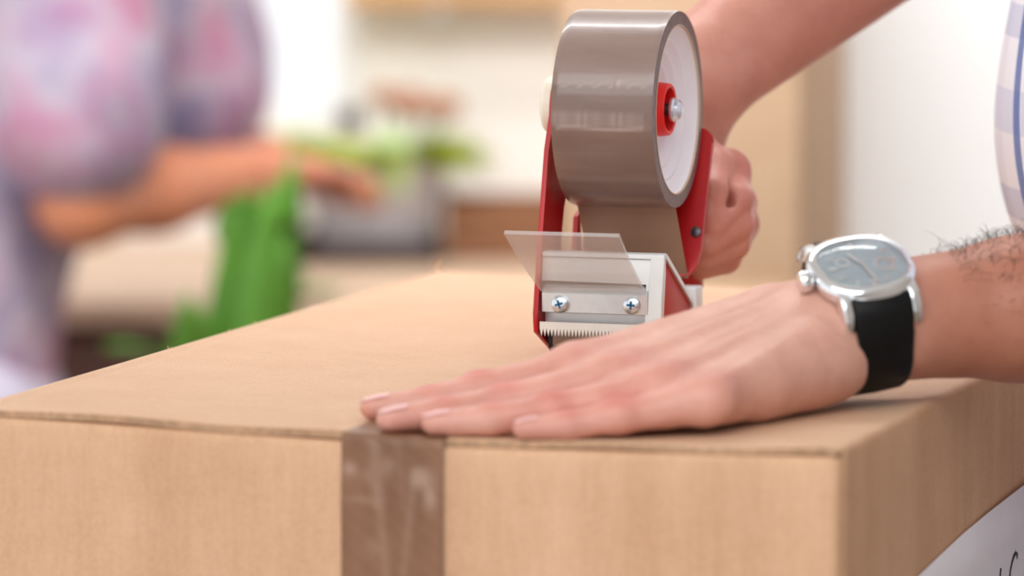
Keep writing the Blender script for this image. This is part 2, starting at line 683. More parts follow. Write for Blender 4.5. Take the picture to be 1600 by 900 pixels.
# ------------------------------------------------------------------ the room
structure(box('floor', (-4, 0, -.05), (3, 6.5, 0), M['floor']))
bm = bmesh.new()
WX0, WX1, WZ0, WZ1 = -.70, -.165, .985, 2.1
for lo, hi in (((-3, 5.2, 0), (WX0, 5.32, 2.6)), ((WX1, 5.2, 0), (2.2, 5.32, 2.6)),
               ((WX0, 5.2, 0), (WX1, 5.32, WZ0)), ((WX0, 5.2, WZ1), (WX1, 5.32, 2.6))):
    bm_box(bm, lo, hi)
structure(fin('wall_back', bm, M['wall']))
wr = structure(box('wall_right', (.281, 4.0, 0), (1.6, 4.12, 2.6), M['white_wall'], None, .004))
structure(box('wall_right', (1.35, -2.2, 0), (1.45, 4.0, 2.6), M['wall_grey']))
structure(box('wall_front', (.30, -2.2, 0), (1.35, -2.1, 2.6), M['wall_grey']))
structure(box('ceiling', (-3, -2.2, 2.6), (2.2, 5.32, 2.68), M['white_wall']))
wn = thing('window_1', 'bright white window above the counter', 'window', (WX0, 5.2, WZ0))
del wn['category']; del wn['label']
structure(wn)
bm = bmesh.new()
ww, wh = WX1 - WX0, WZ1 - WZ0
for lo, hi in (((0, .02, 0), (.03, .07, wh)), ((ww - .03, .02, 0), (ww, .07, wh)), ((0, .02, 0), (ww, .07, .03)),
               ((0, .02, wh - .03), (ww, .07, wh)), ((ww / 2 - .012, .02, 0), (ww / 2 + .012, .07, wh))):
    bm_box(bm, lo, hi, .003)
structure(fin('window_frame', bm, M['frame_white'], wn))
for k in (0, 1):
    structure(box('window_pane', (.03 + k * (ww / 2 - .018), .042, .03), (ww / 2 - .012 + k * (ww / 2 - .018), .046, wh - .03), M['glass'], wn))
sh = thing('wall_shelf', 'light wooden wall shelf running above the cream wall', 'shelf', (.12, 5.2, 1.13))
box('board', (-.30, -.09, 0), (.62, 0, .03), M['wood'], sh, .003)
for k in (-.2, .5):
    box('bracket', (k - .012, -.08, -.012), (k + .012, 0, 0), M['steel'], sh, .002)

# kitchen counter along the back wall
ct = thing('kitchen_counter', 'beige topped kitchen counter with dark wooden doors under the window', 'counter', (-.7, 4.9, 0))
box('worktop', (-1.2, -.30, .842), (.98, .299, .866), M['counter'], ct, .004)
box('carcass', (-1.2, -.26, .08), (.98, .295, .842), M['cabinet'], ct)
for k in range(4):
    x0 = -1.19 + k * .545
    d = box('cabinet_door', (x0, -.282, .1), (x0 + .53, -.26, .825), M['cabinet'], ct, .004)
    box('door_handle', (x0 + .45, -.302, .62), (x0 + .464, -.282, .74), M['steel'], d, .002)
box('plinth', (-1.2, -.22, 0), (.98, .295, .08), M['dark_tray'], ct)


# ------------------------------------------------------------------ the taped cardboard box
bc = bw((-BW / 2, BD / 2, -BH))
bx = thing('cardboard_box', 'large brown cardboard box being taped shut under the two hands', 'box', bc, -AB)


def bl(u, v, z):                              # box frame -> local of the box Empty
    return (u + BW / 2, v - BD / 2, z + BH)


def rrect(inset, r=.004, n=6, m=26):
    """rounded rectangle outline of the box, with points along the sides so the rim can sag"""
    pts = []
    x0, x1, y0, y1 = -BW + inset, -inset, inset, BD - inset
    cs = [(x1 - r, y0 + r, -90), (x1 - r, y1 - r, 0), (x0 + r, y1 - r, 90), (x0 + r, y0 + r, 180)]
    for q, (cx, cy, a0) in enumerate(cs):
        for k in range(n + 1):
            a = math.radians(a0 + 90 * k / n)
            pts.append((cx + r * math.cos(a), cy + r * math.sin(a)))
        nx = cs[(q + 1) % 4]
        a = math.radians(a0 + 90)
        s = (cx + r * math.cos(a), cy + r * math.sin(a))
        b = math.radians(nx[2])
        e = (nx[0] + r * math.cos(b), nx[1] + r * math.sin(b))
        for k in range(1, m):
            pts.append((s[0] + (e[0] - s[0]) * k / m, s[1] + (e[1] - s[1]) * k / m))
    return pts


V, Fc = [], []
levels = [(0, -.40), (0, -.30), (0, -.20), (0, -.12), (0, -.08), (0, -.05), (0, -.03), (0, -.018), (0, -.0070), (.0007, -.0046), (.0022, -.0034), (.005, -.0031)]
ring = None
for (ins, z) in levels:
    pts = rrect(ins, max(.0045 - ins * .3, .001))
    ring = len(pts)
    for (u, v) in pts:
        s = sag(u) if z > -.1 else 0
        bow = 0.0012 * math.sin(max(0, min(1, (z + .40) / .4)) * math.pi) if z < -.01 else 0
        V.append(bl(u, v - (bow if v < .01 else 0), z + s))
for i in range(len(levels) - 1):
    for k in range(ring):
        k2 = (k + 1) % ring
        Fc.append((i * ring + k, i * ring + k2, (i + 1) * ring + k2, (i + 1) * ring + k))
Fc.append(tuple(range(ring))[::-1])
Fc.append(tuple(range((len(levels) - 1) * ring, len(levels) * ring)))
o = raw('box_body', V, Fc, M['card_side'], bx, True)
o.data.polygons[len(o.data.polygons) - 1].use_smooth = False


def flap(side):
    """major top flap: rounded hinge over the side panel, cut edges at the front, back and seam"""
    nv = 70
    T = .0028
    prof = []                                 # (u, z): side panel, fold, flap
    rr, ep = .0034, .0004
    for z in (-.395, -.30, -.20, -.12, -.06, -.02, -rr):
        prof.append((ep if side > 0 else -BW - ep, z))
    for k in range(1, 7):
        a = math.radians(90 * k / 6)
        x = -rr + (rr + ep) * math.cos(a)
        prof.append((x if side > 0 else -BW - x, -rr + rr * math.sin(a)))
    nh = len(prof)
    if side > 0:
        us = np.linspace(-.008, UC + .0006, 40)
    else:
        prof += [(-BW + .008, .0004), (-BW + .0105, -.0006), (-BW + .013, .0002)]
        us = np.linspace(-BW + .018, UC - .0006, 40)
    prof += [(float(u), 0) for u in us]
    vs = np.linspace(.0016, BD - .0016, nv)
    V, top, bot = [], {}, {}
    for i, (u, z) in enumerate(prof):
        for j, v in enumerate(vs):
            edge = .0006 * math.sin(u * 60 + 1.3) * math.exp(-v / .02) + .0003 * math.sin(v * 35 + u * 20)
            k = 1.0 if i >= nh else 0.0
            if i < nh - 4:
                v = .0045 + (v - .0016) * (BD - .009) / (BD - .0032)
            s = sag(u) if i >= nh else 0
            top[i, j] = len(V)
            V.append(bl(u, v + (.0004 * math.sin(u * 90) if j == 0 else 0), z + s + k * edge))
    for i, (u, z) in enumerate(prof):
        for j, v in enumerate(vs):
            uu = u - T * .9 * side if i < nh else u
            zz = z - T if i >= nh - 4 else z
            if i < nh - 4:
                v = .0045 + (v - .0016) * (BD - .009) / (BD - .0032)
            edge = .0006 * math.sin(u * 60 + 1.3) * math.exp(-v / .02)
            bot[i, j] = len(V)
            V.append(bl(uu, v, zz + ((sag(u) + edge) if i >= nh else 0)))
    Fc, mi = [], []
    n = len(prof)
    for i in range(n - 1):
        for j in range(nv - 1):
            Fc.append((top[i, j], top[i + 1, j], top[i + 1, j + 1], top[i, j + 1])); mi.append(2 if i < nh - 4 else 0)
            Fc.append((bot[i, j], bot[i, j + 1], bot[i + 1, j + 1], bot[i + 1, j])); mi.append(0)
        for j in (0, nv - 1):
            Fc.append((top[i, j], bot[i, j], bot[i + 1, j], top[i + 1, j])); mi.append(1)
    for i in (0, n - 1):
        for j in range(nv - 1):
            Fc.append((top[i, j], top[i, j + 1], bot[i, j + 1], bot[i, j])); mi.append(1)
    me = bpy.data.meshes.new('top_flap')
    me.from_pydata(V, [], Fc)
    me.update()
    o = link('top_flap', me, [M['card_top'], M['card_edge'], M['card_side']], bx)
    bm = bmesh.new(); bm.from_mesh(me)
    bmesh.ops.recalc_face_normals(bm, faces=bm.faces)
    bm.to_mesh(me); bm.free()
    me.polygons.foreach_set('material_index', mi)
    me.polygons.foreach_set('use_smooth', [q != 1 for q in mi])
    return o


flap(1)
flap(-1)
# short paper fibres torn loose along the rear rim
V, Fc = [], []
for k in range(9):
    u = -BW + .003 + rng.random() * .004
    v = .06 + rng.random() * .5
    p = np.array(bl(u, v, .0003))
    tube_vf([p, p + [-.0006, 0, .0006 + rng.random() * .0009]], [.0003, .0001], 5, V, Fc)
p = np.array(bl(-BW + .004, BD - .006, 0))
tube_vf([p, p + [-.001, 0, .003], p + [.0005, .0005, .0058]], [.0016, .0013, .0005], 6, V, Fc)
o = raw('torn_fibres', V, Fc, M['card_top'], bx)
o['kind'] = 'stuff'

# brown tape strip: over the seam, folded down the front
UT0, UT1 = -.2055, -.1625
nu, nv_ = 34, 150
path = []
for k in range(60):
    path.append((.26 - .2585 * k / 59, 0.00035, 0, -1))
for k in range(1, 7):
    a = math.radians(90 * k / 6)
    path.append((.0015 - .0028 * math.sin(a), -.0024 + .00275 * math.cos(a), 0, 0))
for k in range(1, 85):
    path.append((-.0016 - .0008 * min(1, k / 20), -.0024 - .078 * k / 84, 1, 1))
V, bub = [], []
ridges = [((.36, -.004), (.40, -.035), (.50, -.075), .6), ((.74, -.012), (.66, -.040), (.56, -.078), .6), ((.30, -.002), (.33, -.018), (.36, -.03), .5), ((.55, -.002), (.60, -.02), (.62, -.03), .3)]
blobs = [(.80, -.016, .10, .004, 1), (.88, -.024, .06, .005, 1), (.08, -.014, .07, .003, .9), (.46, -.012, .06, .0035, .5), (.26, -.016, .05, .003, .4), (.3, -.045, .08, .004, .35), (.2, -.026, .16, .0015, .4)]
for (v, z, onf, _) in path:
    for i in range(nu):
        f = i / (nu - 1)
        u = UT0 + (UT1 - UT0) * f
        d = 0
        b = 0
        if onf or z < -.0005:
            for r in ridges:
                for (p, q) in ((r[0], r[1]), (r[1], r[2])):
                    if q[1] <= z <= p[1]:
                        t = (z - p[1]) / (q[1] - p[1])
                        x = p[0] + (q[0] - p[0]) * t
                        g = math.exp(-((f - x) / .045) ** 2)
                        d += .0006 * r[3] * g
                        b += .55 * r[3] * g
            for (bf, bz, sf, sz, am) in blobs:
                b += am * math.exp(-((f - bf) / sf) ** 2 - ((z - bz) / sz) ** 2)
            d += .00012 * math.sin(f * 21 + z * 300) * math.sin(z * 500 + f * 5)
        V.append(bl(u, v - d, z + sag(u) + (.0004 * math.sin(u * 60 + 1.3) if not onf else 0)))
        bub.append(min(1, b))
o = raw('sealing_tape', V, grid_faces(len(path), nu), M['tape_film'], bx, True)
put_attr(o, 'bubble', bub)

# sheet of paper on the right side of the box, handwriting on it
ppts = [(.1000, -.0745), (.1234, -.0696), (.160, -.0668), (.200, -.0640), (.245, -.0616), (.285, -.0600), (.3268, -.0586), (.40, -.0560), (.44, -.055)]
pp = thing('paper_sheet', 'white paper sheet with black handwriting stuck on the shaded side of the taped box', 'paper', bw((0, .27, -.30)), -AB)
V, Fc = [], []
np_ = len(ppts)
for i, (v, z) in enumerate(ppts):
    for j in range(12):
        f = j / 11
        off = .0008 + .0022 * math.exp(-f * 9) * (.4 + .6 * math.sin(max(0, (v - .17)) * 9) ** 2)
        V.append((off, v - .27, z * (1 - f) - .30 * f + .30))
raw('sheet', V, [f[::-1] for f in grid_faces(np_, 12)], M['paper'], pp, True).modifiers.new('thickness', 'SOLIDIFY').thickness = .0003
V, Fc = [], []


def stroke(pts, rad):
    P = [(.0015 + (.0012 if z > -.072 else 0), v - .27, z + .30) for v, z in pts]
    tube_vf(P, rad, 6, V, Fc)


stroke([(.3075, -.0915), (.3065, -.0890), (.3035, -.0882), (.3000, -.0890), (.2965, -.0915), (.294, -.0945), (.2925, -.098), (.2925, -.101)], [.0003, .0008, .001, .0008, .0006, .0005, .0005, .0004])
stroke([(.3035, -.0866), (.3042, -.0869)], [.0003, .0002])
stroke([(.2745, -.0905), (.2735, -.0935), (.2722, -.0975), (.2715, -.101)], [.0006, .0005, .0005, .0004])
stroke([(.2475, -.0907), (.2495, -.0915), (.2525, -.095), (.254, -.099)], [.0008, .0008, .0006, .0005])
raw('handwriting', V, Fc, M['ink'], pp, True)

# table under the box
tb = thing('packing_table', 'plain wooden table carrying the taped box', 'table', (.02, 2.08, 0))
box('table_top', (-.62, -.42, ZB - BH - .03), (.25, .55, ZB - BH), M['wood'], tb, .004)
for x in (-.57, .20):
    for y in (-.37, .5):
        box('leg', (x - .025, y - .025, 0), (x + .025, y + .025, ZB - BH - .03), M['wood'], tb, .003)

# ------------------------------------------------------------------ tape dispenser
AD = math.radians(16.9)
D0 = bw((-.1766, .271, sag(-.1766)))
dp = thing('tape_dispenser', 'red and grey tape gun with a clear flap, standing on the taped seam', 'tape dispenser', D0, -AD)
HV, HZ = .0197, .1120                         # hub centre (depth, height)

# left side plate
arc = [(HV + .0165 * math.cos(math.radians(a)), HZ + .0165 * math.sin(math.radians(a))) for a in range(190, -31, -20)]
poly = [(.006, .0012), (-.0215, .0132), (-.0225, .018), (-.0222, .022), (-.0170, .0475), (-.0052, .095)] + arc + \
       [(.030, .080), (.0195, .066), (.0150, .052), (.0165, .042), (.026, .036), (.040, .040), (.0425, .060), (.047, .062), (.050, .040), (.052, .0015)]
prism('side_plate', poly, -.0325, -.0302, M['red'], dp, 0, .0006)
# right lower side plate
poly = [(-.0095, .0475), (.0355, .0225), (.0385, .010), (.036, .0015), (.004, .0012), (-.0125, .012)]
prism('side_plate', poly, .0235, .0255, M['red'], dp, 0, .0004)['label'] = 'short red plate under the grey hood'
# handle plate leaning back behind the roll
hp = bmesh.new()
prof = [(.0385, .034), (.044, .047), (.0505, .0635), (.0590, .083), (.0672, .1005)]
wid = [.0262, .0282, .0282, .0282, .0282]
rows = []
for s in (0, 1):
    for (v, z), w in zip(prof, wid):
        rows.append([hp.verts.new((x, v + s * .003, z - s * .001)) for x in np.linspace(-w, w, 7)])
n = len(prof)
for s in (0, 1):
    for i in range(n - 1):
        for j in range(6):
            a = rows[s * n + i]; b = rows[s * n + i + 1]
            hp.faces.new((a[j], a[j + 1], b[j + 1], b[j]))
for i in range(n - 1):
    for j in (0, 6):
        hp.faces.new((rows[i][j], rows[i + 1][j], rows[n + i + 1][j], rows[n + i][j]))
for i in (0, n - 1):
    for j in range(6):
        hp.faces.new((rows[i][j], rows[i][j + 1], rows[n + i][j + 1], rows[n + i][j]))
cor = [e for e in hp.edges if all(abs(abs(v.co.x) - (.0282 if v.co.z > .09 else .0262)) < 1e-6 and (v.co.z > .098 or v.co.z < .036) for v in e.verts) and abs(e.verts[0].co.y - e.verts[1].co.y) < .0035 and abs(e.verts[0].co.z - e.verts[1].co.z) < .002]
bmesh.ops.bevel(hp, geom=cor, offset=.007, segments=5, affect='EDGES', profile=.5)
fin('handle_plate', hp, M['red_handle'], dp, angle=40)
lathe('rivet', [(-.0004, .0026), (.0006, .0024), (.0010, .0014), (.0011, 0)], (.0252, .0463, .0540), (0, -1, .35), M['dark_steel'], dp, 20)
# pistol grip inside the fist
V, Fc = [], []
tube_vf([(0.000, .052, .052), (.001, .066, .056), (.002, .082, .050), (.003, .094, .036), (.003, .098, .022)], [.013, .0135, .0135, .0135, .012], 20, V, Fc)
raw('grip', V, Fc, M['red_handle'], dp, True)
# grey hood: top bar, right leg, sloped roof
bm = bmesh.new()
bm_prism(bm, [(-.0302, .0362), (.0192, .0362), (.0192, .0120), (.0262, .0120), (.0262, .0480), (-.0302, .0480)], -.0118, -.0100, 1, .0003)
for v in bm.verts:                            # lean the front back
    v.co.y += (.036 - v.co.z) * -.22 - .0052
fin('hood_front', bm, M['grey_enamel'], dp, angle=40)
poly = [(-.0158, .0474), (-.0148, .0492), (-.0120, .0498), (-.0095, .0490), (.0362, .0238), (.0380, .0215), (.0395, .012), (.0380, .0115), (.0363, .0205), (.0350, .0222), (-.0115, .0474), (-.0135, .0476)]
prism('hood_roof', poly, -.0302, .0268, M['grey_enamel'], dp, 0, .0003)
poly = [(-.0155, .0485), (-.0125, .0485), (-.0128, .040), (-.0172, .0120), (-.0212, .0120), (-.0200, .030)]
prism('hood_flange', poly, .0206, .0268, M['grey_enamel'], dp, 0, .0003)
# clamp plate with the two screws
poly = [(-.0185, .0222), (-.0200, .0226), (-.0200, .0312), (-.0192, .0322), (-.0110, .0372), (-.0104, .0362), (-.0182, .0312)]
prism('clamp_plate', poly, -.0290, .0204, M['steel'], dp, 0, .0002)
prism('backing_plate', [(-.0125, .0170), (-.0115, .0170), (-.0110, .036), (-.012, .036)], -.0295, .0206, M['steel'], dp, 0)
for q, (ux, zz) in enumerate(((-.0203, .0262), (.0132, .0268))):
    sc = lathe('screw', [(-.0003, .0040), (.0010, .0040), (.0018, .0036), (.0023, .0026), (.0025, .0012), (.00255, 0)], (ux, -.0200, zz), (0, -1, .10), M['zinc'], dp, 28)
    bm = bmesh.new()
    a = .3 if q == 0 else -.05
    for t in (a, a + math.pi / 2):
        r = bmesh.ops.create_cube(bm, size=1)
        R_ = Matrix.Rotation(-t, 4, 'Y')
        for v in r['verts']:
            v.co = R_ @ Vector((v.co.x * .0038, v.co.y * .0012, v.co.z * .0010)) + Vector((ux, -.0221, zz + .0002))
    fin('screw_recess', bm, M['slot_sky_tint'], sc)
# serrated blade
zt, zr, z0 = .0183, .0154, .0118
pts = [(-.0292, zt)]
nt = 30
x = -.0292
for k in range(nt):
    x0 = -.0292 + k * .0484 / nt
    x1 = x0 + .0484 / nt
    pts += [(x0, zr), ((x0 + x1) / 2, z0)]
pts += [(.0192, zr), (.0192, zt)]
bm = bmesh.new()
bm_prism(bm, pts, -.0226, -.0218, 1)
fin('blade', bm, M['blade'], dp)
# roller under the blade with the tape running round it, black core ends
lathe('roller', [(-.0285, 0), (-.0285, .0072), (.0225, .0072), (.0225, 0)], (0, -.004, .0083), (1, 0, 0), M['rubber'], dp, 32)
V = []
for k in range(15):
    a = math.radians(75 + 120 * k / 14)
    for uu in (-.0262, .0205):
        V.append((uu, -.004 + .0079 * math.cos(a), .0083 + .0079 * math.sin(a)))
raw('leading_tape', V, grid_faces(15, 2), M['tape_web'], dp, True)
# tape web running from the roll down behind the hood
V = []
for k in range(9):
    t = k / 8
    v = .0165 + (.0405 - .0165) * t
    z = .0690 + (.0330 - .0690) * t
    for j in range(9):
        f = j / 8
        V.append((-.0232 + .0464 * f, v - .0012 * math.sin(math.pi * f) * math.sin(math.pi * t), z))
raw('tape_web', V, grid_faces(9, 9), M['tape_web'], dp, True)
box('rear_block', (.010, .0440, .012), (.0262, .0560, .0285), M['grey_enamel'], dp, .0012)
# clear flap
fl = [(-.0290, -.0206, .0335), (.0190, -.0206, .0345), (.0216, -.0715, .0640), (-.0308, -.0715, .0640)]
V = []
nr = Vector((0, -.5, -.86)).normalized()
V = []
for s in (0, .0018):
    for i in range(7):
        t = i / 6
        for j in range(2):
            a = Vector(fl[0]).lerp(Vector(fl[3]), t) if j == 0 else Vector(fl[1]).lerp(Vector(fl[2]), t)
            V.append(a + nr * s + Vector((0, 0, -.0022 * math.sin(math.pi * t) * .5)))
Fc = []
for s in (0, 14):
    for i in range(6):
        Fc.append((s + 2 * i, s + 2 * i + 1, s + 2 * i + 3, s + 2 * i + 2))
for i in range(6):
    for j in (0, 1):
        Fc.append((2 * i + j, 2 * i + 2 + j, 14 + 2 * i + 2 + j, 14 + 2 * i + j))
Fc += [(0, 1, 15, 14), (12, 13, 27, 26)]
bm = bmesh.new()
vs = [bm.verts.new(v) for v in V]
for f in Fc:
    bm.faces.new([vs[k] for k in f])
fin('clear_flap', bm, M['acrylic'], dp)['label'] = 'clear plastic flap above the blade'
# cream tension knob outside the left plate
lathe('tension_knob', [(0, .0118), (.001, .0130), (.0042, .0133), (.0056, .0122), (.0064, .0100), (.0066, 0)], (-.0325, HV, HZ + .001), (-1, 0, 0), M['cream'], dp, 40)
# hub: red sleeve, bolt and head
lathe('hub_sleeve', [(-.050, .0123), (-.003, .0123), (.0005, .0118), (.0010, .0112), (.0006, .0100), (-.002, .0096), (-.030, .0096)], (.0190, HV, HZ), (1, 0, 0), M['red_plastic'], dp, 48, False)
lathe('hub_bolt', [(-.055, .0030), (.0035, .0030)], (.0190, HV, HZ), (1, 0, 0), M['dark_steel'], dp, 20)
bh = lathe('bolt_head', [(.0015, .0056), (.0028, .0056), (.0034, .0048), (.0052, .0046), (.0062, .0034), (.0066, 0)], (.0190, HV, HZ), (1, 0, 0), M['zinc'], dp, 24)

# the roll of tape sits on the hub: a thing of its own
rl = thing('tape_roll', 'shiny brown packing tape roll mounted on the red tape gun', 'tape', D0, -AD)
RO = .0448
nA, nU = 220, 30
V, bub = [], []


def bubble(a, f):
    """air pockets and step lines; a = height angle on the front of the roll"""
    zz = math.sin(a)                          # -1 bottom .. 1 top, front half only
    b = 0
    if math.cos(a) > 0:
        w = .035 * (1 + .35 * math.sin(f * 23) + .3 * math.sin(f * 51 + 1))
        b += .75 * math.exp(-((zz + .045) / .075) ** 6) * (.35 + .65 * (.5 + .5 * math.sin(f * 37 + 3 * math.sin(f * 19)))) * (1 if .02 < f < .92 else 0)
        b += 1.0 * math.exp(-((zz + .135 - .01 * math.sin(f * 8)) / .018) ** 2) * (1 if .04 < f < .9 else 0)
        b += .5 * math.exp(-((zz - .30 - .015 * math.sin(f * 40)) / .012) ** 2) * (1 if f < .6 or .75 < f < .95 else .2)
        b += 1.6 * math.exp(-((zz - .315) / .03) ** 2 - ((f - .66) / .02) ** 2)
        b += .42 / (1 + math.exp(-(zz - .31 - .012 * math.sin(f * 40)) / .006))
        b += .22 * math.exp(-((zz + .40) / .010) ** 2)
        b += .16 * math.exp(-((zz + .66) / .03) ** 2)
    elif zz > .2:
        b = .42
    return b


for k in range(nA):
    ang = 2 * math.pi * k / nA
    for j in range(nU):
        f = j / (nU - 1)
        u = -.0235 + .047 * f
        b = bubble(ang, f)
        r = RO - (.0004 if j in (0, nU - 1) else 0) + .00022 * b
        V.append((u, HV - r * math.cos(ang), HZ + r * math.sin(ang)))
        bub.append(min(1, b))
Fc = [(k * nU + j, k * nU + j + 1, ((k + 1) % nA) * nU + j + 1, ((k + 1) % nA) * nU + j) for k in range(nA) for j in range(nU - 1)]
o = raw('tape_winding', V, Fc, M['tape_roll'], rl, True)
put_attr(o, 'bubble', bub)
for s, nm in ((1, 'winding_face'), (-1, 'winding_face')):
    lathe(nm, [(0, .0386), (0.00002, .0400), (0.00002, .0430), (-.0001, .0444)], (s * .0235, HV, HZ), (s, 0, 0), M['tape_edge'], rl, 96, False)
lathe('cardboard_core', [(.0236, .0386), (.0238, .0383), (.0236, .0379), (.0100, .0378), (-.0236, .0378), (-.0236, .0386)], (0, HV, HZ), (1, 0, 0), M['core'], rl, 96, False)
pr = [(.0228, .0379), (.0222, .0376)]
for k in range(1, 25):
    r = .0376 - (.0376 - .0124) * k / 24
    pr.append((.0222 - .0125 * (k / 24) ** .8 + (.0005 if k in (6, 7, 11, 12, 16, 17) else 0), r))
lathe('hub_disc', pr, (0, HV, HZ), (1, 0, 0), M['white_plastic'], rl, 96, False, 20)

# ------------------------------------------------------------------ the man
man = thing('person', 'person in a checked blue and white shirt pressing and taping the box', 'person', (.42, 2.2, 0))
mloc = np.array([.42, 2.2, 0])
SG = -.0032
J = {
    'index': [(-.128, .064, .0180), (-.168, .059, .0084), (-.188, .049, .0038), (-.2075, .040, .0022)],
    'middle': [(-.106, .049, .0170), (-.149, .034, .0072), (-.170, .020, .0040), (-.1885, .0085, .0022)],
    'ring': [(-.084, .036, .0150), (-.124, .021, .0068), (-.147, .011, .0038), (-.1680, .0045, .0021)],
    'pinky': [(-.063, .030, .0120), (-.0945, .015, .0064), (-.113, .008, .0034), (-.130, .0035, .0018)],
}
RAD = {'index': [.0098, .0086, .0074, .0058], 'middle': [.0100, .0088, .0076, .0059], 'ring': [.0096, .0083, .0072, .0056], 'pinky': [.0086, .0074, .0064, .0050]}
CW = np.array([-.0215, .1421, .0335])         # wrist centre
FE = np.array([.0300, .1800, .0365])          # forearm as it leaves the frame
b = Body()
upz = (0, 0, 1)
for nm in J:
    p = [np.array(q) for q in J[nm]]
    r = RAD[nm]
    b.cone(p[0], p[1], r[0], r[1] * .92, .0022, upz, .95)
    b.cone(p[1], p[2], r[1] * .92, r[2], .0022, upz, .92)
    b.cone(p[2], p[3], r[2], r[3], .0022, upz, .90)
    b.ell(p[1] + [0, 0, .0012], np.eye(3), (.0082, .0080, .0070), .004)           # knuckle of the finger
    b.ell(p[0] + [0.001, 0, .0022], np.eye(3), (.0105, .0090, .0085), .008)        # big knuckle
bases = {'index': (-.064, .130, .0350), 'middle': (-.053, .121, .0345), 'ring': (-.044, .112, .0300), 'pinky': (-.037, .104, .0240)}
names = list(bases)
for k, nm in enumerate(names):
    q = bases[nm]
    b.cone(J[nm][0], q, RAD[nm][0] * .92, .0115, .006)
    b.cone(q, CW - [.006, .004, 0], .0115, .016, .008)
    if k < 3:                                                                      # flesh between the metacarpals
        nx = names[k + 1]
        m0 = (np.array(J[nm][0]) + J[nx][0]) / 2 + [-.006, -.004, -.0035]
        m1 = (np.array(bases[nm]) + bases[nx]) / 2 + [0, 0, -.001]
        b.cone(m0, m1, .0072, .0118, .007)
    t0 = np.array(J[nm][0]) + [.006, .006, RAD[nm][0] - .0006]
    t1 = np.array(q) + [0, 0, .0100]
    b.cone(t0, t1, .0022, .0016, .006)                                            # tendon
b.cone((-.060, .048, .0110), (-.037, .112, .0190), .0085, .0150, .012)
b.cone((-.053, .068, .0125), (-.036, .118, .0195), .0105, .0155, .010)            # heel below the little finger
b.cone((-.044, .100, .0165), (-.033, .124, .0230), .0125, .0135, .008)
b.cone((-.085, .062, .010), (-.050, .122, .026), .010, .014, .010)                # palm
b.cone((-.110, .078, .010), (-.066, .138, .028), .009, .014, .010)                # thumb side
b.chain([(-.062, .146, .030), (-.100, .130, .016), (-.128, .110, .008), (-.146, .094, .003)], [.0150, .0120, .0095, .0070], .008)
# wrist and forearm: broad side tilted up away from the camera
ND = np.array([-.10, -.46, .88]); ND /= np.linalg.norm(ND)
ax = FE - CW; ax /= np.linalg.norm(ax)
ND = ND - ax * (ND @ ax); ND /= np.linalg.norm(ND)
WDIR = np.cross(ax, ND)
HB = CW - ax * .020
b.cone(HB, CW + ax * .006, .0255, .0268, .008, ND, .80)
b.cone(CW + ax * .006, FE, .0268, .0315, .008, ND, .90)
e_end = FE + ax * .10 + np.array([0, 0, .004])
b.cone(FE, e_end, .0315, .0400, .008, ND, .95)
e_el = e_end + ax * .11 + np.array([0, 0, .010])
b.cone(e_end, e_el, .0400, .0400, .02)
V1, Q1 = b.mesh(.00135)
V1 = relax(V1, Q1, 3, .4)
# colour masks; tan also carries shade on the forearm
red = np.zeros(len(V1)); tan = np.zeros(len(V1))
for nm in J:
    p = J[nm]; r = RAD[nm]
    red += .75 * near(V1, np.array(p[1]) + [0, 0, r[1]], .0080) + .70 * near(V1, np.array(p[2]) + [0, 0, r[2]], .0062)
    red += .30 * near(V1, np.array(p[0]) + [.004, 0, r[0]], .010)
    red += .26 * near(V1, p[3], .013)
    mid = (np.array(p[0]) + p[1]) / 2
    red += .20 * near(V1, mid, .02) + .22 * near(V1, (np.array(p[1]) + p[2]) / 2 - [0, 0, r[2]], .016)
s_ax = (V1 - CW) @ ax
tan = np.clip((s_ax + .03) / .06, 0, 1)  # real tan plus the torso's shadow, put into the skin colour
tan = tan * tan * (3 - 2 * tan)
tan = np.clip(tan + .30 * near(V1, (-.060, .085, .038), .028), 0, 1)
red = np.clip(red, 0, .8)
Wm = np.stack([bw(q) for q in V1]) - mloc

# the right hand round the grip and its forearm
DVV = np.array([math.sin(AD), math.cos(AD), 0]); DUU = np.array([math.cos(AD), -math.sin(AD), 0])


def dw(u, v, z):
    return D0 + u * DUU + v * DVV + np.array([0, 0, z])


b = Body()
wrist = at(1086, 120, 2.270)
palm = at(1075, 300, 2.262)
elbow = wrist + np.array([.215, .12, .155])
b.cone(wrist, wrist + (elbow - wrist) * .55, .0262, .0370, .02)
b.cone(wrist + (elbow - wrist) * .55, elbow, .0370, .0400, .02)
b.cone(wrist, at(1052, 225, 2.268), .0255, .0215, .01)
b.cone(at(1052, 225, 2.268), at(1058, 370, 2.255), .0215, .0180, .01)
b.cone(at(1030, 250, 2.268), at(1035, 360, 2.258), .0200, .0170, .01)
fg = [
    [(1100, 300, 2.262), (1140, 276, 2.235), (1150, 312, 2.212), (1112, 352, 2.200)],
    [(1104, 326, 2.262), (1153, 316, 2.236), (1152, 350, 2.212), (1100, 382, 2.200)],
    [(1104, 350, 2.262), (1157, 350, 2.238), (1146, 380, 2.216), (1096, 404, 2.204)],
    [(1102, 372, 2.262), (1142, 378, 2.242), (1132, 402, 2.222), (1092, 416, 2.210)],
]
kn = []
for q in fg:
    p = [at(*x) for x in q]
    b.chain(p, [.0095, .0090, .0080, .0068], .0015)
    kn.append(p[1])
tp = [at(1078, 236, 2.235), at(1112, 262, 2.222), at(1114, 300, 2.204), at(1108, 330, 2.200)]
b.chain(tp, [.013, .0098, .0078, .0062], .004)
b.cone(at(1100, 290, 2.25), at(1142, 262, 2.232), .011, .0090, .006)
b.cone(at(1127, 298, 2.206), at(1133, 318, 2.206), .0022, .0034, .007, sub=True)
V2, Q2 = b.mesh(.0016)
V2 = relax(V2, Q2, 2, .4)
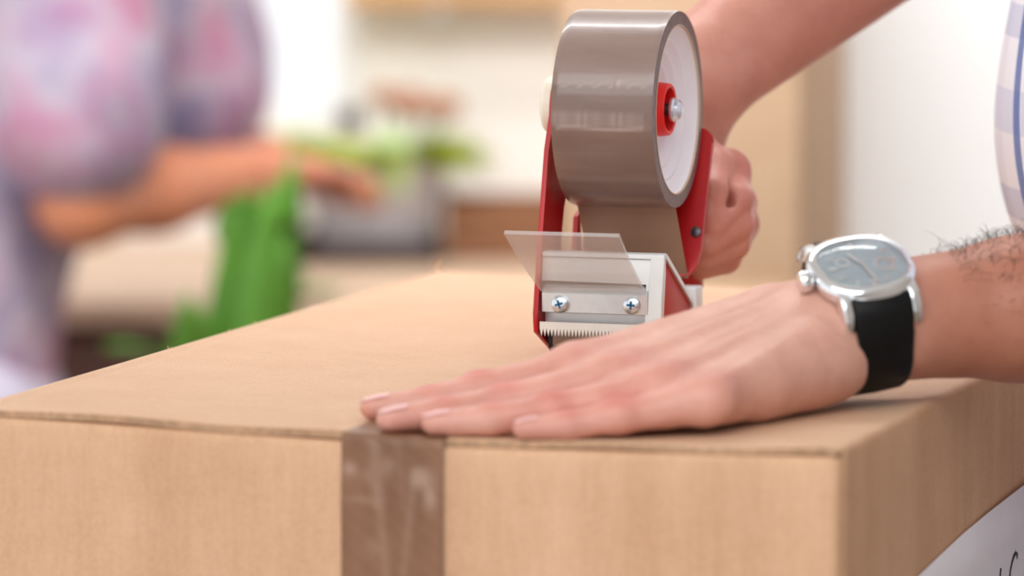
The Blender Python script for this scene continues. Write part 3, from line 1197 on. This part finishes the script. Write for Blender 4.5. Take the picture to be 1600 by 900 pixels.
red2 = .16 + sum(.55 * near(V2, k, .014) for k in kn) + .3 * near(V2, at(1130, 340, 2.21), .03)
tan_shade2 = np.clip(((V2 - wrist) @ ((elbow - wrist) / np.linalg.norm(elbow - wrist)) + .03) / .10, 0, 1) * .55 + .30  # right arm browned for tan and for the shade it sits in
W2 = V2 - mloc

# trunk, neck, head and legs, out of the picture for the most part
TC = np.array([.40, 2.21])
b = Body()
z0 = ZB
shL, shR = np.array([.37, 2.06, z0 + .36]), np.array([.37, 2.38, z0 + .40])
b.ell((.460, 2.225, z0 - .04), np.eye(3), (.085, .13, .20), .03)
b.ell((.405, 2.225, z0 + .22), np.eye(3), (.105, .15, .19), .04)
b.cone(shL, shR, .06, .06, .06)
b.cone((.38, 2.22, z0 + .40), (.36, 2.22, z0 + .52), .06, .055, .03)
hc = np.array([.33, 2.21, z0 + .63])
b.ell(hc, np.eye(3), (.098, .076, .115), .03)
b.ell(hc + [-.03, 0, -.055], np.eye(3), (.062, .056, .065), .03)
b.cone(hc + [-.094, 0, .012], hc + [-.118, 0, -.022], .008, .013, .012)
for s in (-1, 1):
    b.ell(hc + [.005, s * .078, -.01], np.eye(3), (.018, .008, .030), .006)
    b.ell(hc + [-.088, s * .032, .012], np.eye(3), (.010, .016, .009), .006, True)
    b.ell(hc + [-.086, s * .032, .032], np.eye(3), (.012, .022, .006), .01)
b.cone(hc + [-.090, -.022, -.058], hc + [-.090, .022, -.058], .006, .006, .008)
elL = bw(e_el)
b.cone(shL, elL, .052, .042, .03)
b.cone(shR, elbow, .052, .042, .03)
for s in (-1, 1):
    b.chain([(.44, 2.22 + s * .085, z0 - .20), (.43, 2.22 + s * .10, .50), (.46, 2.22 + s * .10, .09)], [.065, .055, .042], .03)
    b.cone((.46, 2.22 + s * .10, .045), (.28, 2.22 + s * .11, .035), .042, .034, .03)
V3, Q3 = b.mesh(.007)
V3 = relax(V3, Q3, 1, .4)
W3 = V3 - mloc
allV = np.concatenate([Wm, W2, W3])
allQ = np.concatenate([Q1, Q2 + len(Wm), Q3 + len(Wm) + len(W2)])
bo = quad_mesh('body', allV, allQ, M['skin_man'], man)
put_attr(bo, 'tan', np.concatenate([tan, tan_shade2, np.full(len(W3), .5)]))
put_attr(bo, 'red', np.concatenate([red, np.clip(red2, 0, .7), np.zeros(len(W3))]))

# shirt with sleeves rolled to the elbow
b = Body()
b.ell((.447, 2.225, z0 - .08), np.eye(3), (.150, .178, .24), .05)
b.ell((.398, 2.225, z0 + .085), np.eye(3), (.165, .185, .13), .03)
b.ell((.394, 2.225, z0 + .20), np.eye(3), (.150, .188, .26), .05)
b.cone(shL, shR, .072, .072, .06)
b.cone(shL, shL + (elL - shL) * .88, .070, .060, .04)
b.cone(shR, shR + (elbow - shR) * .85, .070, .060, .04)
b.ell((.36, 2.22, z0 + .50), np.eye(3), (.062, .062, .07), .01, True)
V4, Q4 = b.mesh(.006)
# hem
so = quad_mesh('shirt', V4 - mloc, Q4, M['shirt'], man)
th = np.arctan2(V4[:, 1] - 2.225, -(V4[:, 0] - .39))
cl = np.stack([th * .17, V4[:, 2] - z0, np.zeros(len(V4))], 1)
put_attr(so, 'cloth', cl, 'FLOAT_VECTOR')
b = Body()
b.ell((.435, 2.22, z0 - .24), np.eye(3), (.135, .17, .12), .05)
for s in (-1, 1):
    b.chain([(.44, 2.22 + s * .085, z0 - .24), (.43, 2.22 + s * .10, .50), (.46, 2.22 + s * .10, .10)], [.098, .075, .062], .03)
V5, Q5 = b.mesh(.009)
quad_mesh('trousers', V5 - mloc, Q5, M['denim'], man)
for s in (-1, 1):
    b = Body()
    b.cone((.47, 2.22 + s * .10, .05), (.27, 2.22 + s * .11, .042), .05, .04, .03)
    b.cone((.47, 2.22 + s * .10, .05), (.46, 2.22 + s * .10, .12), .05, .05, .03)
    Vq, Qq = b.mesh(.007)
    quad_mesh('shoe', Vq - mloc, Qq, M['rubber'], man)
b = Body()
b.ell(hc + [.018, 0, .035], np.eye(3), (.098, .084, .098), .02)
b.ell(hc + [-.075, 0, -.03], np.eye(3), (.06, .09, .09), .02, True)
Vq, Qq = b.mesh(.006)
quad_mesh('hair', Vq - mloc, Qq, M['hair'], man)
for s in (-1, 1):
    p = hc + np.array([-.084, s * .032, .012]) - mloc
    e = lathe('eye', [(-.011, 0), (-.0095, .0055), (-.0055, .0095), (0, .011), (.0055, .0095), (.0095, .0055), (.011, 0)], p, (-1, 0, 0), M['eye'], man, 20, False, 80)
    lathe('iris', [(.0092, .0056), (.0108, .0030), (.0112, 0)], p, (-1, 0, 0), M['iris'], e, 16, False)


# finger nails of the pressing hand
def nail(tip, dip, r, wid, ln, tilt):
    tip, dip = np.array(tip), np.array(dip)
    d = tip - dip; d /= np.linalg.norm(d)
    up = np.array([0, 0, 1.0]); up = up - d * (up @ d); up /= np.linalg.norm(up)
    sd = np.cross(d, up)
    up2 = up * math.cos(tilt) + sd * math.sin(tilt)
    sd = np.cross(d, up2)
    V = []
    nl, nw = 9, 9
    for i in range(nl):
        t = i / (nl - 1)
        for j in range(nw):
            a = (j / (nw - 1) - .5) * 2
            w = wid * (1 - .35 * max(0, (t - .6) / .4) ** 2 - .25 * max(0, (.2 - t) / .2) ** 2)
            ph = a * .95
            rr = r * (1.0 - .10 * t)
            q = tip + d * (-ln * .62 + ln * t) + sd * (math.sin(ph) / math.sin(.95) * w) + up2 * (rr * (.86 - .0) - .0001 - (1 - math.cos(ph)) * w * .7 - .0009 * max(0, t - .5) * 2)
            V.append(bw(q) - mloc)
    o = raw('fingernail', V, grid_faces(nl, nw), M['nail'], man, True)
    md = o.modifiers.new('thickness', 'SOLIDIFY'); md.thickness = .0004


for nm, wd, ln in (('index', .0048, .0115), ('middle', .0050, .0120), ('ring', .0047, .0115), ('pinky', .0040, .0095)):
    nail(J[nm][3], J[nm][2], RAD[nm][3] * 1.05, wd, ln, .18)

# hairs on the forearm
V, Fc = [], []
sel = np.where((s_ax > .030) & (s_ax < .16))[0]
for i in rng.choice(sel, 5200):
    p = V1[i]
    ctr = CW + ax * s_ax[i]
    nrm = p - ctr
    nrm = nrm - ax * (nrm @ ax); nrm /= np.linalg.norm(nrm)
    top = nrm @ np.array([-.1, .1, 1])
    if top < -.2 or rng.random() > .10 + .8 * max(0, top) ** 2:
        continue
    L_ = .004 + .0055 * rng.random()
    sw = WDIR * rng.normal(0, .5) + ax * rng.normal(.2, .6)
    pts = [p - nrm * .0003, p + nrm * L_ * .36 + sw * L_ * .30, p + nrm * L_ * .46 + sw * L_ * .75, p + nrm * L_ * .34 + sw * L_ * 1.1]
    tube_vf([bw(q) - mloc for q in pts], [.0001, .00009, .00007, .00003], 3, V, Fc)
o = raw('arm_hair', V, Fc, M['hair'], man, True)
o['kind'] = 'stuff'

# ------------------------------------------------------------------ wrist watch
WA = np.array([.93, .30, .13]); WA /= np.linalg.norm(WA)      # along the arm, world
WN = np.array([-.12, -.55, .82]); WN -= WA * (WN @ WA); WN /= np.linalg.norm(WN)   # out of the back of the wrist
WW = np.cross(WN, WA)                                        # across the wrist
wc = bw(CW + np.array([-.0085, -.004, 0])) + WN * .0205
wt = thing('wristwatch', 'steel wristwatch with a grey dial and black leather strap on the near wrist', 'watch', wc)
wt.rotation_euler = Matrix(np.array([WA, WW, WN]).T.tolist()).to_euler()


def tonneau(rx, ry, z, n=64, p=2.5):
    out = []
    for k in range(n):
        a = 2 * math.pi * k / n
        cx, sx_ = math.cos(a), math.sin(a)
        out.append((rx * math.copysign(abs(cx) ** (2 / p), cx), ry * math.copysign(abs(sx_) ** (2 / p), sx_), z))
    return out


def loft(name, rings, mat, parent, cap0=True, cap1=True, angle=40):
    V, Fc = [], []
    n = len(rings[0])
    for r in rings:
        V += r
    for i in range(len(rings) - 1):
        for k in range(n):
            k2 = (k + 1) % n
            Fc.append((i * n + k, i * n + k2, (i + 1) * n + k2, (i + 1) * n + k))
    if cap0:
        Fc.append(tuple(range(n))[::-1])
    if cap1:
        Fc.append(tuple(range((len(rings) - 1) * n, len(rings) * n)))
    bm = bmesh.new()
    vs = [bm.verts.new(v) for v in V]
    for f in Fc:
        bm.faces.new([vs[k] for k in f])
    return fin(name, bm, mat, parent, angle=angle)


loft('case', [tonneau(.0175, .0175, .0005), tonneau(.0205, .0200, .002), tonneau(.0222, .0215, .0045), tonneau(.0222, .0212, .0070), tonneau(.0212, .0200, .0092), tonneau(.0198, .0182, .0103),
              tonneau(.0184, .0166, .0104), tonneau(.0180, .0162, .0090)], M['chrome'], wt, True, False)
dl = loft('dial', [tonneau(.0181, .0163, .0085), tonneau(.0181, .0163, .0088)], simple('watch_dial', c(128, 142, 150), .35, .3, .15, 60), wt)
cr = loft('crystal', [tonneau(.0182, .0164, .0100), tonneau(.0170, .0152, .0110), tonneau(.0120, .0106, .0118), tonneau(.0050, .0044, .0121)], M['crystal'], wt)
for k in range(12):
    a = 2 * math.pi * k / 12
    R_ = Matrix.Rotation(a, 4, 'Z')
    bm = bmesh.new()
    r0 = .0118 if k % 3 else .0108
    bm_box(bm, (r0, -.0005 if k % 3 else -.0008, .0088), (.0148, .0005 if k % 3 else .0008, .0092), 0)
    for v in bm.verts:
        v.co = R_ @ v.co
    fin('hour_marker', bm, M['chrome'], dl)
for a, ln, w in ((2.0, .0085, .0007), (-1.45, .0125, .0005)):
    bm = bmesh.new()
    bm_box(bm, (-.002, -w, .0093), (ln, w, .0096), 0)
    for v in bm.verts:
        v.co = Matrix.Rotation(a, 4, 'Z') @ v.co
    fin('watch_hand', bm, M['chrome'], dl)
for (x, y, r) in ((.0092, -.002, .0042), (-.0075, .003, .0030)):
    lathe('subdial_ring', [(0, r), (.0004, r), (.0004, r - .0008), (0, r - .0008)], (x, y, .0088), (0, 0, 1), M['chrome'], dl, 32, False)
cw_ = lathe('crown', [(0, .0022), (.0014, .0022), (.0016, .0040), (.0026, .0046), (.0052, .0046), (.0064, .0038), (.0068, 0)], (-.0212, 0, .0052), (-1, 0, 0), M['chrome'], wt, 28)
for s in (-1, 1):
    for t in (-1, 1):
        x0 = t * .0150
        bm = bmesh.new()
        bm_prism(bm, [(s * .0150, .0088), (s * .0200, .0078), (s * .0250, .0035), (s * .0272, -.0030), (s * .0262, -.0052), (s * .0235, -.0020), (s * .0190, .0015), (s * .0150, .0018)], x0 - .0022, x0 + .0022, 0, .0009, 3)
        fin('lug', bm, M['chrome'], wt, angle=50)
for s in (-1, 1):
    prism('strap_end', [(s * y, z) for y, z in ((.0190, .0076), (.0238, .0056), (.0272, .0010), (.0300, -.0060), (.0318, -.0140), (.0318, -.0200), (.0290, -.0200), (.0285, -.0120), (.0258, -.0030), (.0215, .0020), (.0185, .0030))], -.0124, .0124, M['strap'], wt, 0, .0008)
# strap round the wrist
V = []
ns = 72
rows_ = [(-.0124, 0), (-.0124, .0022), (-.0112, .0027), (0, .0031), (.0112, .0027), (.0124, .0022), (.0124, 0)]
for k in range(ns):
    a = math.radians(-270 + 0) + math.radians(360) * k / ns
    for (x, h_) in rows_:
        ry, rz_ = .0298 + h_, .0252 + h_
        V.append((x, ry * math.cos(a), -.0225 + rz_ * math.sin(a) + .0017))
nr_ = len(rows_)
Fc = [(k * nr_ + j, ((k + 1) % ns) * nr_ + j, ((k + 1) % ns) * nr_ + (j + 1) % nr_, k * nr_ + (j + 1) % nr_) for k in range(ns) for j in range(nr_)]
bm = bmesh.new()
vs = [bm.verts.new(v) for v in V]
for f in Fc:
    bm.faces.new([vs[k] for k in f])
fin('strap', bm, M['strap'], wt, angle=50)['label'] = 'black leather strap'

# ------------------------------------------------------------------ the woman at the counter
wo = thing('person', 'person in a pink and lavender printed blouse working at the blurred counter', 'person', (-.52, 4.22, 0))
wl = np.array([-.52, 4.22, 0])
b = Body()
sN, sF = np.array([-.38, 4.10, 1.335]), np.array([-.33, 4.40, 1.345])
eN, hN = at(128, 314, 4.12), at(412, 268, 4.30)
eF, hF = at(322, 215, 4.47), at(440, 268, 4.50)
hips = np.array([-.53, 4.24, .90])
chest = np.array([-.40, 4.25, 1.22])
b.cone(hips, chest, .095, .10, .03, (1, 0, 0), .9)
b.cone(sN, sF, .05, .05, .05)
b.cone((-.35, 4.25, 1.37), (-.32, 4.25, 1.46), .048, .045, .03)
hd = np.array([-.28, 4.25, 1.56])
b.ell(hd, np.eye(3), (.085, .070, .105), .03)
b.ell(hd + [.028, 0, -.05], np.eye(3), (.052, .050, .058), .03)
b.cone(hd + [.082, 0, .01], hd + [.100, 0, -.02], .007, .011, .01)
for s in (-1, 1):
    b.ell(hd + [-.004, s * .071, -.01], np.eye(3), (.016, .007, .026), .006)
b.cone(hd + [.076, -.018, -.052], hd + [.076, .018, -.052], .006, .006, .008)
b.cone(sN, eN, .045, .038, .03)
b.cone(eN, eN + (hN - eN) * .4, .0385, .0370, .02)
b.cone(eN + (hN - eN) * .4, hN, .0370, .0255, .02)
b.cone(sF, eF, .045, .036, .03)
b.cone(eF, hF, .036, .026, .02)
for s in (-1, 1):
    b.chain([hips + [0, s * .07, -.08], (-.50, 4.24 + s * .09, .48), (-.54, 4.24 + s * .09, .08)], [.070, .050, .038], .02)
    b.cone((-.54, 4.24 + s * .09, .04), (-.37, 4.24 + s * .10, .03), .036, .03, .03)


def far_hand(b, w, d, up, s):
    """palm, four bent fingers and a thumb, reaching along d from the wrist w"""
    d = d / np.linalg.norm(d); sd = np.cross(d, up); sd /= np.linalg.norm(sd); up = np.cross(sd, d)
    b.cone(w, w + d * .05, .022, .024, .02, up, .7)
    for k in range(4):
        o_ = sd * (k - 1.5) * .018
        L_ = (.040, .046, .043, .034)[k]
        p0 = w + d * .062 + o_
        p1 = p0 + d * L_ - up * .006
        p2 = p1 + d * L_ * .45 - up * L_ * .45
        b.chain([w + d * .04 + o_ * .8, p0, p1, p2], [.011, .0095, .0085, .007], .004)
    t0 = w + d * .02 + sd * s * .022
    b.chain([t0, t0 + d * .035 + sd * s * .02 - up * .01, t0 + d * .06 + sd * s * .02 - up * .02], [.013, .0105, .008], .006)


far_hand(b, hN, np.array([.5, .8, -.05]), np.array([0, 0, 1.0]), -1)
far_hand(b, hF, np.array([.50, .6, -.10]), np.array([0, 0, 1.0]), 1)
Vw, Qw = b.mesh(.0055)
Vw = relax(Vw, Qw, 1, .4)
o = quad_mesh('body', Vw - wl, Qw, M['skin_woman'], wo)
put_attr(o, 'tan', np.full(len(Vw), .5)); put_attr(o, 'red', np.clip(.6 * near(Vw, hN + [.06, .03, 0], .07), 0, 1))
b = Body()
b.cone(hips + [-.02, -.01, -.12], hips + [.0, 0, .08], .150, .126, .06, (1, 0, 0), .92)
b.cone(hips + [0, 0, .06], chest, .126, .128, .06, (1, 0, 0), .95)
b.cone(sN, sF, .062, .062, .05)
b.cone(sN, sN + (eN - sN) * .80, .066, .070, .04)
b.cone(sF, sF + (eF - sF) * .88, .066, .062, .04)
b.cone(chest + [0, -.05, 0], sN + (eN - sN) * .7, .08, .06, .05)
b.cone(chest + [.05, .06, -.02], sF + (eF - sF) * .75, .085, .062, .05)
b.cone(chest + [.02, -.02, -.06], at(250, 130, 4.3), .10, .085, .05)
b.cone(at(180, 170, 4.25), at(285, 170, 4.4), .070, .055, .05)
b.ell((-.33, 4.25, 1.44), np.eye(3), (.06, .06, .05), .01, True)
Vq, Qq = b.mesh(.008)
quad_mesh('blouse', Vq - wl, Qq, M['blouse'], wo)
b = Body()
for s in (-1, 1):
    b.ell(hips + [-.01, 0, -.10], np.eye(3), (.135, .15, .13), .03) if s < 0 else None
    b.chain([hips + [0, s * .08, -.10], (-.50, 4.24 + s * .09, .48), (-.54, 4.24 + s * .09, .09)], [.10, .07, .055], .03)
Vq, Qq = b.mesh(.010)
quad_mesh('trousers', Vq - wl, Qq, simple('pale_cotton', c(214, 206, 226), .8, 0, .1, 20), wo)
b = Body()
b.ell(hd + [-.02, 0, .03], np.eye(3), (.092, .082, .095), .03)
b.cone(hd + [-.07, 0, 0], hd + [-.10, 0, -.14], .05, .035, .03)
b.ell(hd + [.075, 0, -.03], np.eye(3), (.06, .09, .085), .02, True)
Vq, Qq = b.mesh(.008)
quad_mesh('hair', Vq - wl, Qq, M['hair_brown'], wo)
for s in (-1, 1):
    p = hd + np.array([.072, s * .028, .012]) - wl
    e = lathe('eye', [(-.010, 0), (-.005, .0087), (0, .010), (.005, .0087), (.010, 0)], p, (1, 0, 0), M['eye'], wo, 16, False, 80)
    lathe('iris', [(.0085, .005), (.0102, 0)], p, (1, 0, 0), M['iris'], e, 12, False)
    b = Body()
    b.cone((-.55, 4.24 + s * .09, .04), (-.36, 4.24 + s * .10, .034), .044, .034, .03)
    Vq, Qq = b.mesh(.008)
    quad_mesh('shoe', Vq - wl, Qq, M['dark_tray'], wo)


# ------------------------------------------------------------------ things on and by the counter
def leaf_vf(base, d, up, L_, w, bend, V, Fc, n=8):
    d = np.array(d, float); d /= np.linalg.norm(d)
    up = np.array(up, float)
    sd = np.cross(d, up); sd /= np.linalg.norm(sd)
    nn = np.cross(sd, d)
    b0 = len(V)
    for i in range(n + 1):
        t = i / n
        q = np.array(base) + d * L_ * t * (1 - bend * .25 * t) - nn * 0 + nn * (-bend * L_ * t * t)
        ww_ = w * (math.sin(math.pi * min(1, t * .92 + .08)) ** .7) * .5
        V += [q - sd * ww_ + nn * ww_ * .25, q, q + sd * ww_ + nn * ww_ * .25]
    for i in range(n):
        a = b0 + 3 * i
        Fc += [(a, a + 1, a + 4, a + 3), (a + 1, a + 2, a + 5, a + 4)]


def one_leaf(name, base, d, L_, w, bend, mat, parent):
    V, Fc = [], []
    leaf_vf(base, d, (0, 0, 1) if abs(d[2]) < .9 else (0, 1, 0), L_, w, bend, V, Fc)
    o = raw(name, V, Fc, mat, parent, True)
    o.modifiers.new('thickness', 'SOLIDIFY').thickness = .0012


# grey pot with lime leaves in front of the window
gp = thing('potted_plant', 'grey pot of lime green leaves standing on a dark tray on the counter', 'plant', (-.145, 5.03, .880))
lathe('pot', [(0, .050), (.012, .056), (.080, .070), (.086, .073), (.092, .073), (.092, .066), (.075, .062)], (0, 0, 0), (0, 0, 1), M['pot_grey'], gp, 40, False)
lathe('soil', [(.072, .0625), (.076, .04), (.078, 0)], (0, 0, 0), (0, 0, 1), M['soil'], gp, 32, False)
for k in range(52):
    a = rng.random() * 6.28
    e = .10 + .5 * rng.random()
    one_leaf('leaf', (.035 * math.cos(a), .035 * math.sin(a), .078 + .012 * rng.random()), (math.cos(a), math.sin(a), e), .062 + .03 * rng.random(), .034, .25, M['lime'], gp)
box('plant_tag', (.0, -.070, .062), (.034, -.067, .120), M['tag'], gp, .001)
for k in range(6):
    p = (.02 + .03 * rng.normal(), .02 * rng.normal(), .135 + .012 * rng.random())
    lathe('flower', [(-.012, 0), (-.008, .010), (0, .014), (.008, .010), (.012, 0)], p, (0, 0, 1), M['petal'], gp, 14, False, 80)
    V, Fc = [], []
    tube_vf([(p[0] * .4, p[1] * .4, .078), (p[0] * .8, p[1] * .8, .11), (p[0], p[1], p[2] - .008)], .0015, 6, V, Fc)
    raw('flower_stem', V, Fc, M['leaf'], gp, True)
ty = thing('serving_tray', 'dark brown tray under the grey plant pot on the counter', 'tray', (-.175, 5.03, .8662))
bm = bmesh.new()
bm_box(bm, (-.085, -.09, 0), (.10, .09, .006))
for lo, hi in (((-.085, -.09, .006), (.10, -.084, .022)), ((-.085, .084, .006), (.10, .09, .022)), ((-.085, -.084, .006), (-.079, .084, .022)), ((.094, -.084, .006), (.10, .084, .022))):
    bm_box(bm, lo, hi)
fin('tray_body', bm, M['dark_tray'], ty)
gp.location.z = .8724
gp.scale = (1.12, 1.12, 1.12)
bk = thing('wooden_crate', 'small brown wooden crate at the right end of the counter', 'crate', (-.005, 5.05, .8662))
for k in range(3):
    box('slat', (-.062, -.056, .002 + k * .021), (.062, -.050, .020 + k * .021), M['card_dark'], bk, .001)
    box('slat', (-.062, .050, .002 + k * .021), (.062, .056, .020 + k * .021), M['card_dark'], bk, .001)
for x in (-.066, .060):
    box('end_panel', (x, -.056, .0), (x + .006, .056, .064), M['card_dark'], bk, .001)
box('crate_bottom', (-.060, -.050, .0), (.060, .050, .004), M['card_dark'], bk)

# tall green plant in front of the counter on a stool
st = thing('plant_stool', 'small wooden stool under the tall green plant', 'stool', (-.259, 3.98, 0))
lathe('stool_seat', [(.598, .0), (.598, .14), (.628, .145), (.628, 0)], (0, 0, 0), (0, 0, 1), M['wood'], st, 40)
for a in (45, 135, 225, 315):
    V, Fc = [], []
    tube_vf([(.09 * math.cos(math.radians(a)), .09 * math.sin(math.radians(a)), .598), (.13 * math.cos(math.radians(a)), .13 * math.sin(math.radians(a)), 0)], [.014, .011], 10, V, Fc)
    raw('leg', V, Fc, M['wood'], st, True)
tg = thing('potted_plant', 'tall bright green broad leaved plant in front of the counter', 'plant', (-.259, 3.98, .628))
lathe('pot', [(0, .06), (.10, .08), (.115, .083), (.12, .083), (.12, .074), (.10, .072)], (0, 0, 0), (0, 0, 1), M['terracotta'], tg, 40, False)
lathe('soil', [(.104, .073), (.106, 0)], (0, 0, 0), (0, 0, 1), M['soil'], tg, 32, False)
spec = [(-.014, .28, .19), (-.006, .27, .22), (.028, .29, .27), (.045, .28, .29), (.055, .27, .31), (-.030, .25, .11), (.0, .26, .18), (.035, .26, .24), (.06, .24, .25), (.022, .25, .27)]
for k, (x, ht, L_) in enumerate(spec):
    a = rng.normal(0, .35)
    one_leaf('leaf', (x * .5, rng.normal(0, .02), .10), (x * 2.6, a * .4, 1), L_ + .04, .046, .05 + .1 * rng.random(), M['leaf'], tg)
for k, (x, z, dx, dz) in enumerate([(.030, .35, .8, .7), (.045, .34, -.3, 1), (.02, .33, .9, .2), (-.02, .25, -.8, .5), (.05, .30, .9, .5)]):
    V, Fc = [], []
    tube_vf([(x * .3, 0, .10), (x * .7, 0, z * .6), (x, -.01, z)], .003, 6, V, Fc)
    raw('stem', V, Fc, M['leaf'], tg, True)
    one_leaf('leaf', (x, -.01, z), (dx, -.3, dz), .075, .055, .2, M['leaf'], tg)

# stacked moving boxes beside the white wall, behind the taping hand
def moving_box(label, lo, hi, loc, rz, mat, group='stacked moving boxes'):
    t = thing('moving_box', label, 'box', loc, rz, group)
    bm = bmesh.new()
    bm_box(bm, lo, hi, .004)
    fin('box_body', bm, mat, t, angle=40)
    w, d = (hi[0] - lo[0]), (hi[1] - lo[1])
    for s in (0, 1):
        y0 = lo[1] + s * d / 2
        box('top_flap', (lo[0] + .001, y0 + .001, hi[2]), (hi[0] - .001, y0 + d / 2 - .001, hi[2] + .004), mat, t, .001)
    return t


moving_box('tan moving box lowest in the stack beside the white wall', (-.19, 0, 0), (0, .22, .52), (.222, 3.66, 0), math.radians(-13), M['card_back'])
moving_box('tan moving box in the middle of the stack beside the white wall', (-.19, 0, 0), (0, .22, .46), (.223, 3.655, .5245), math.radians(-15), M['card_back'])
moving_box('topmost tan moving box of the stack beside the white wall', (-.19, 0, 0), (0, .22, .42), (.223, 3.66, .989), math.radians(-13.5), M['card_back'])
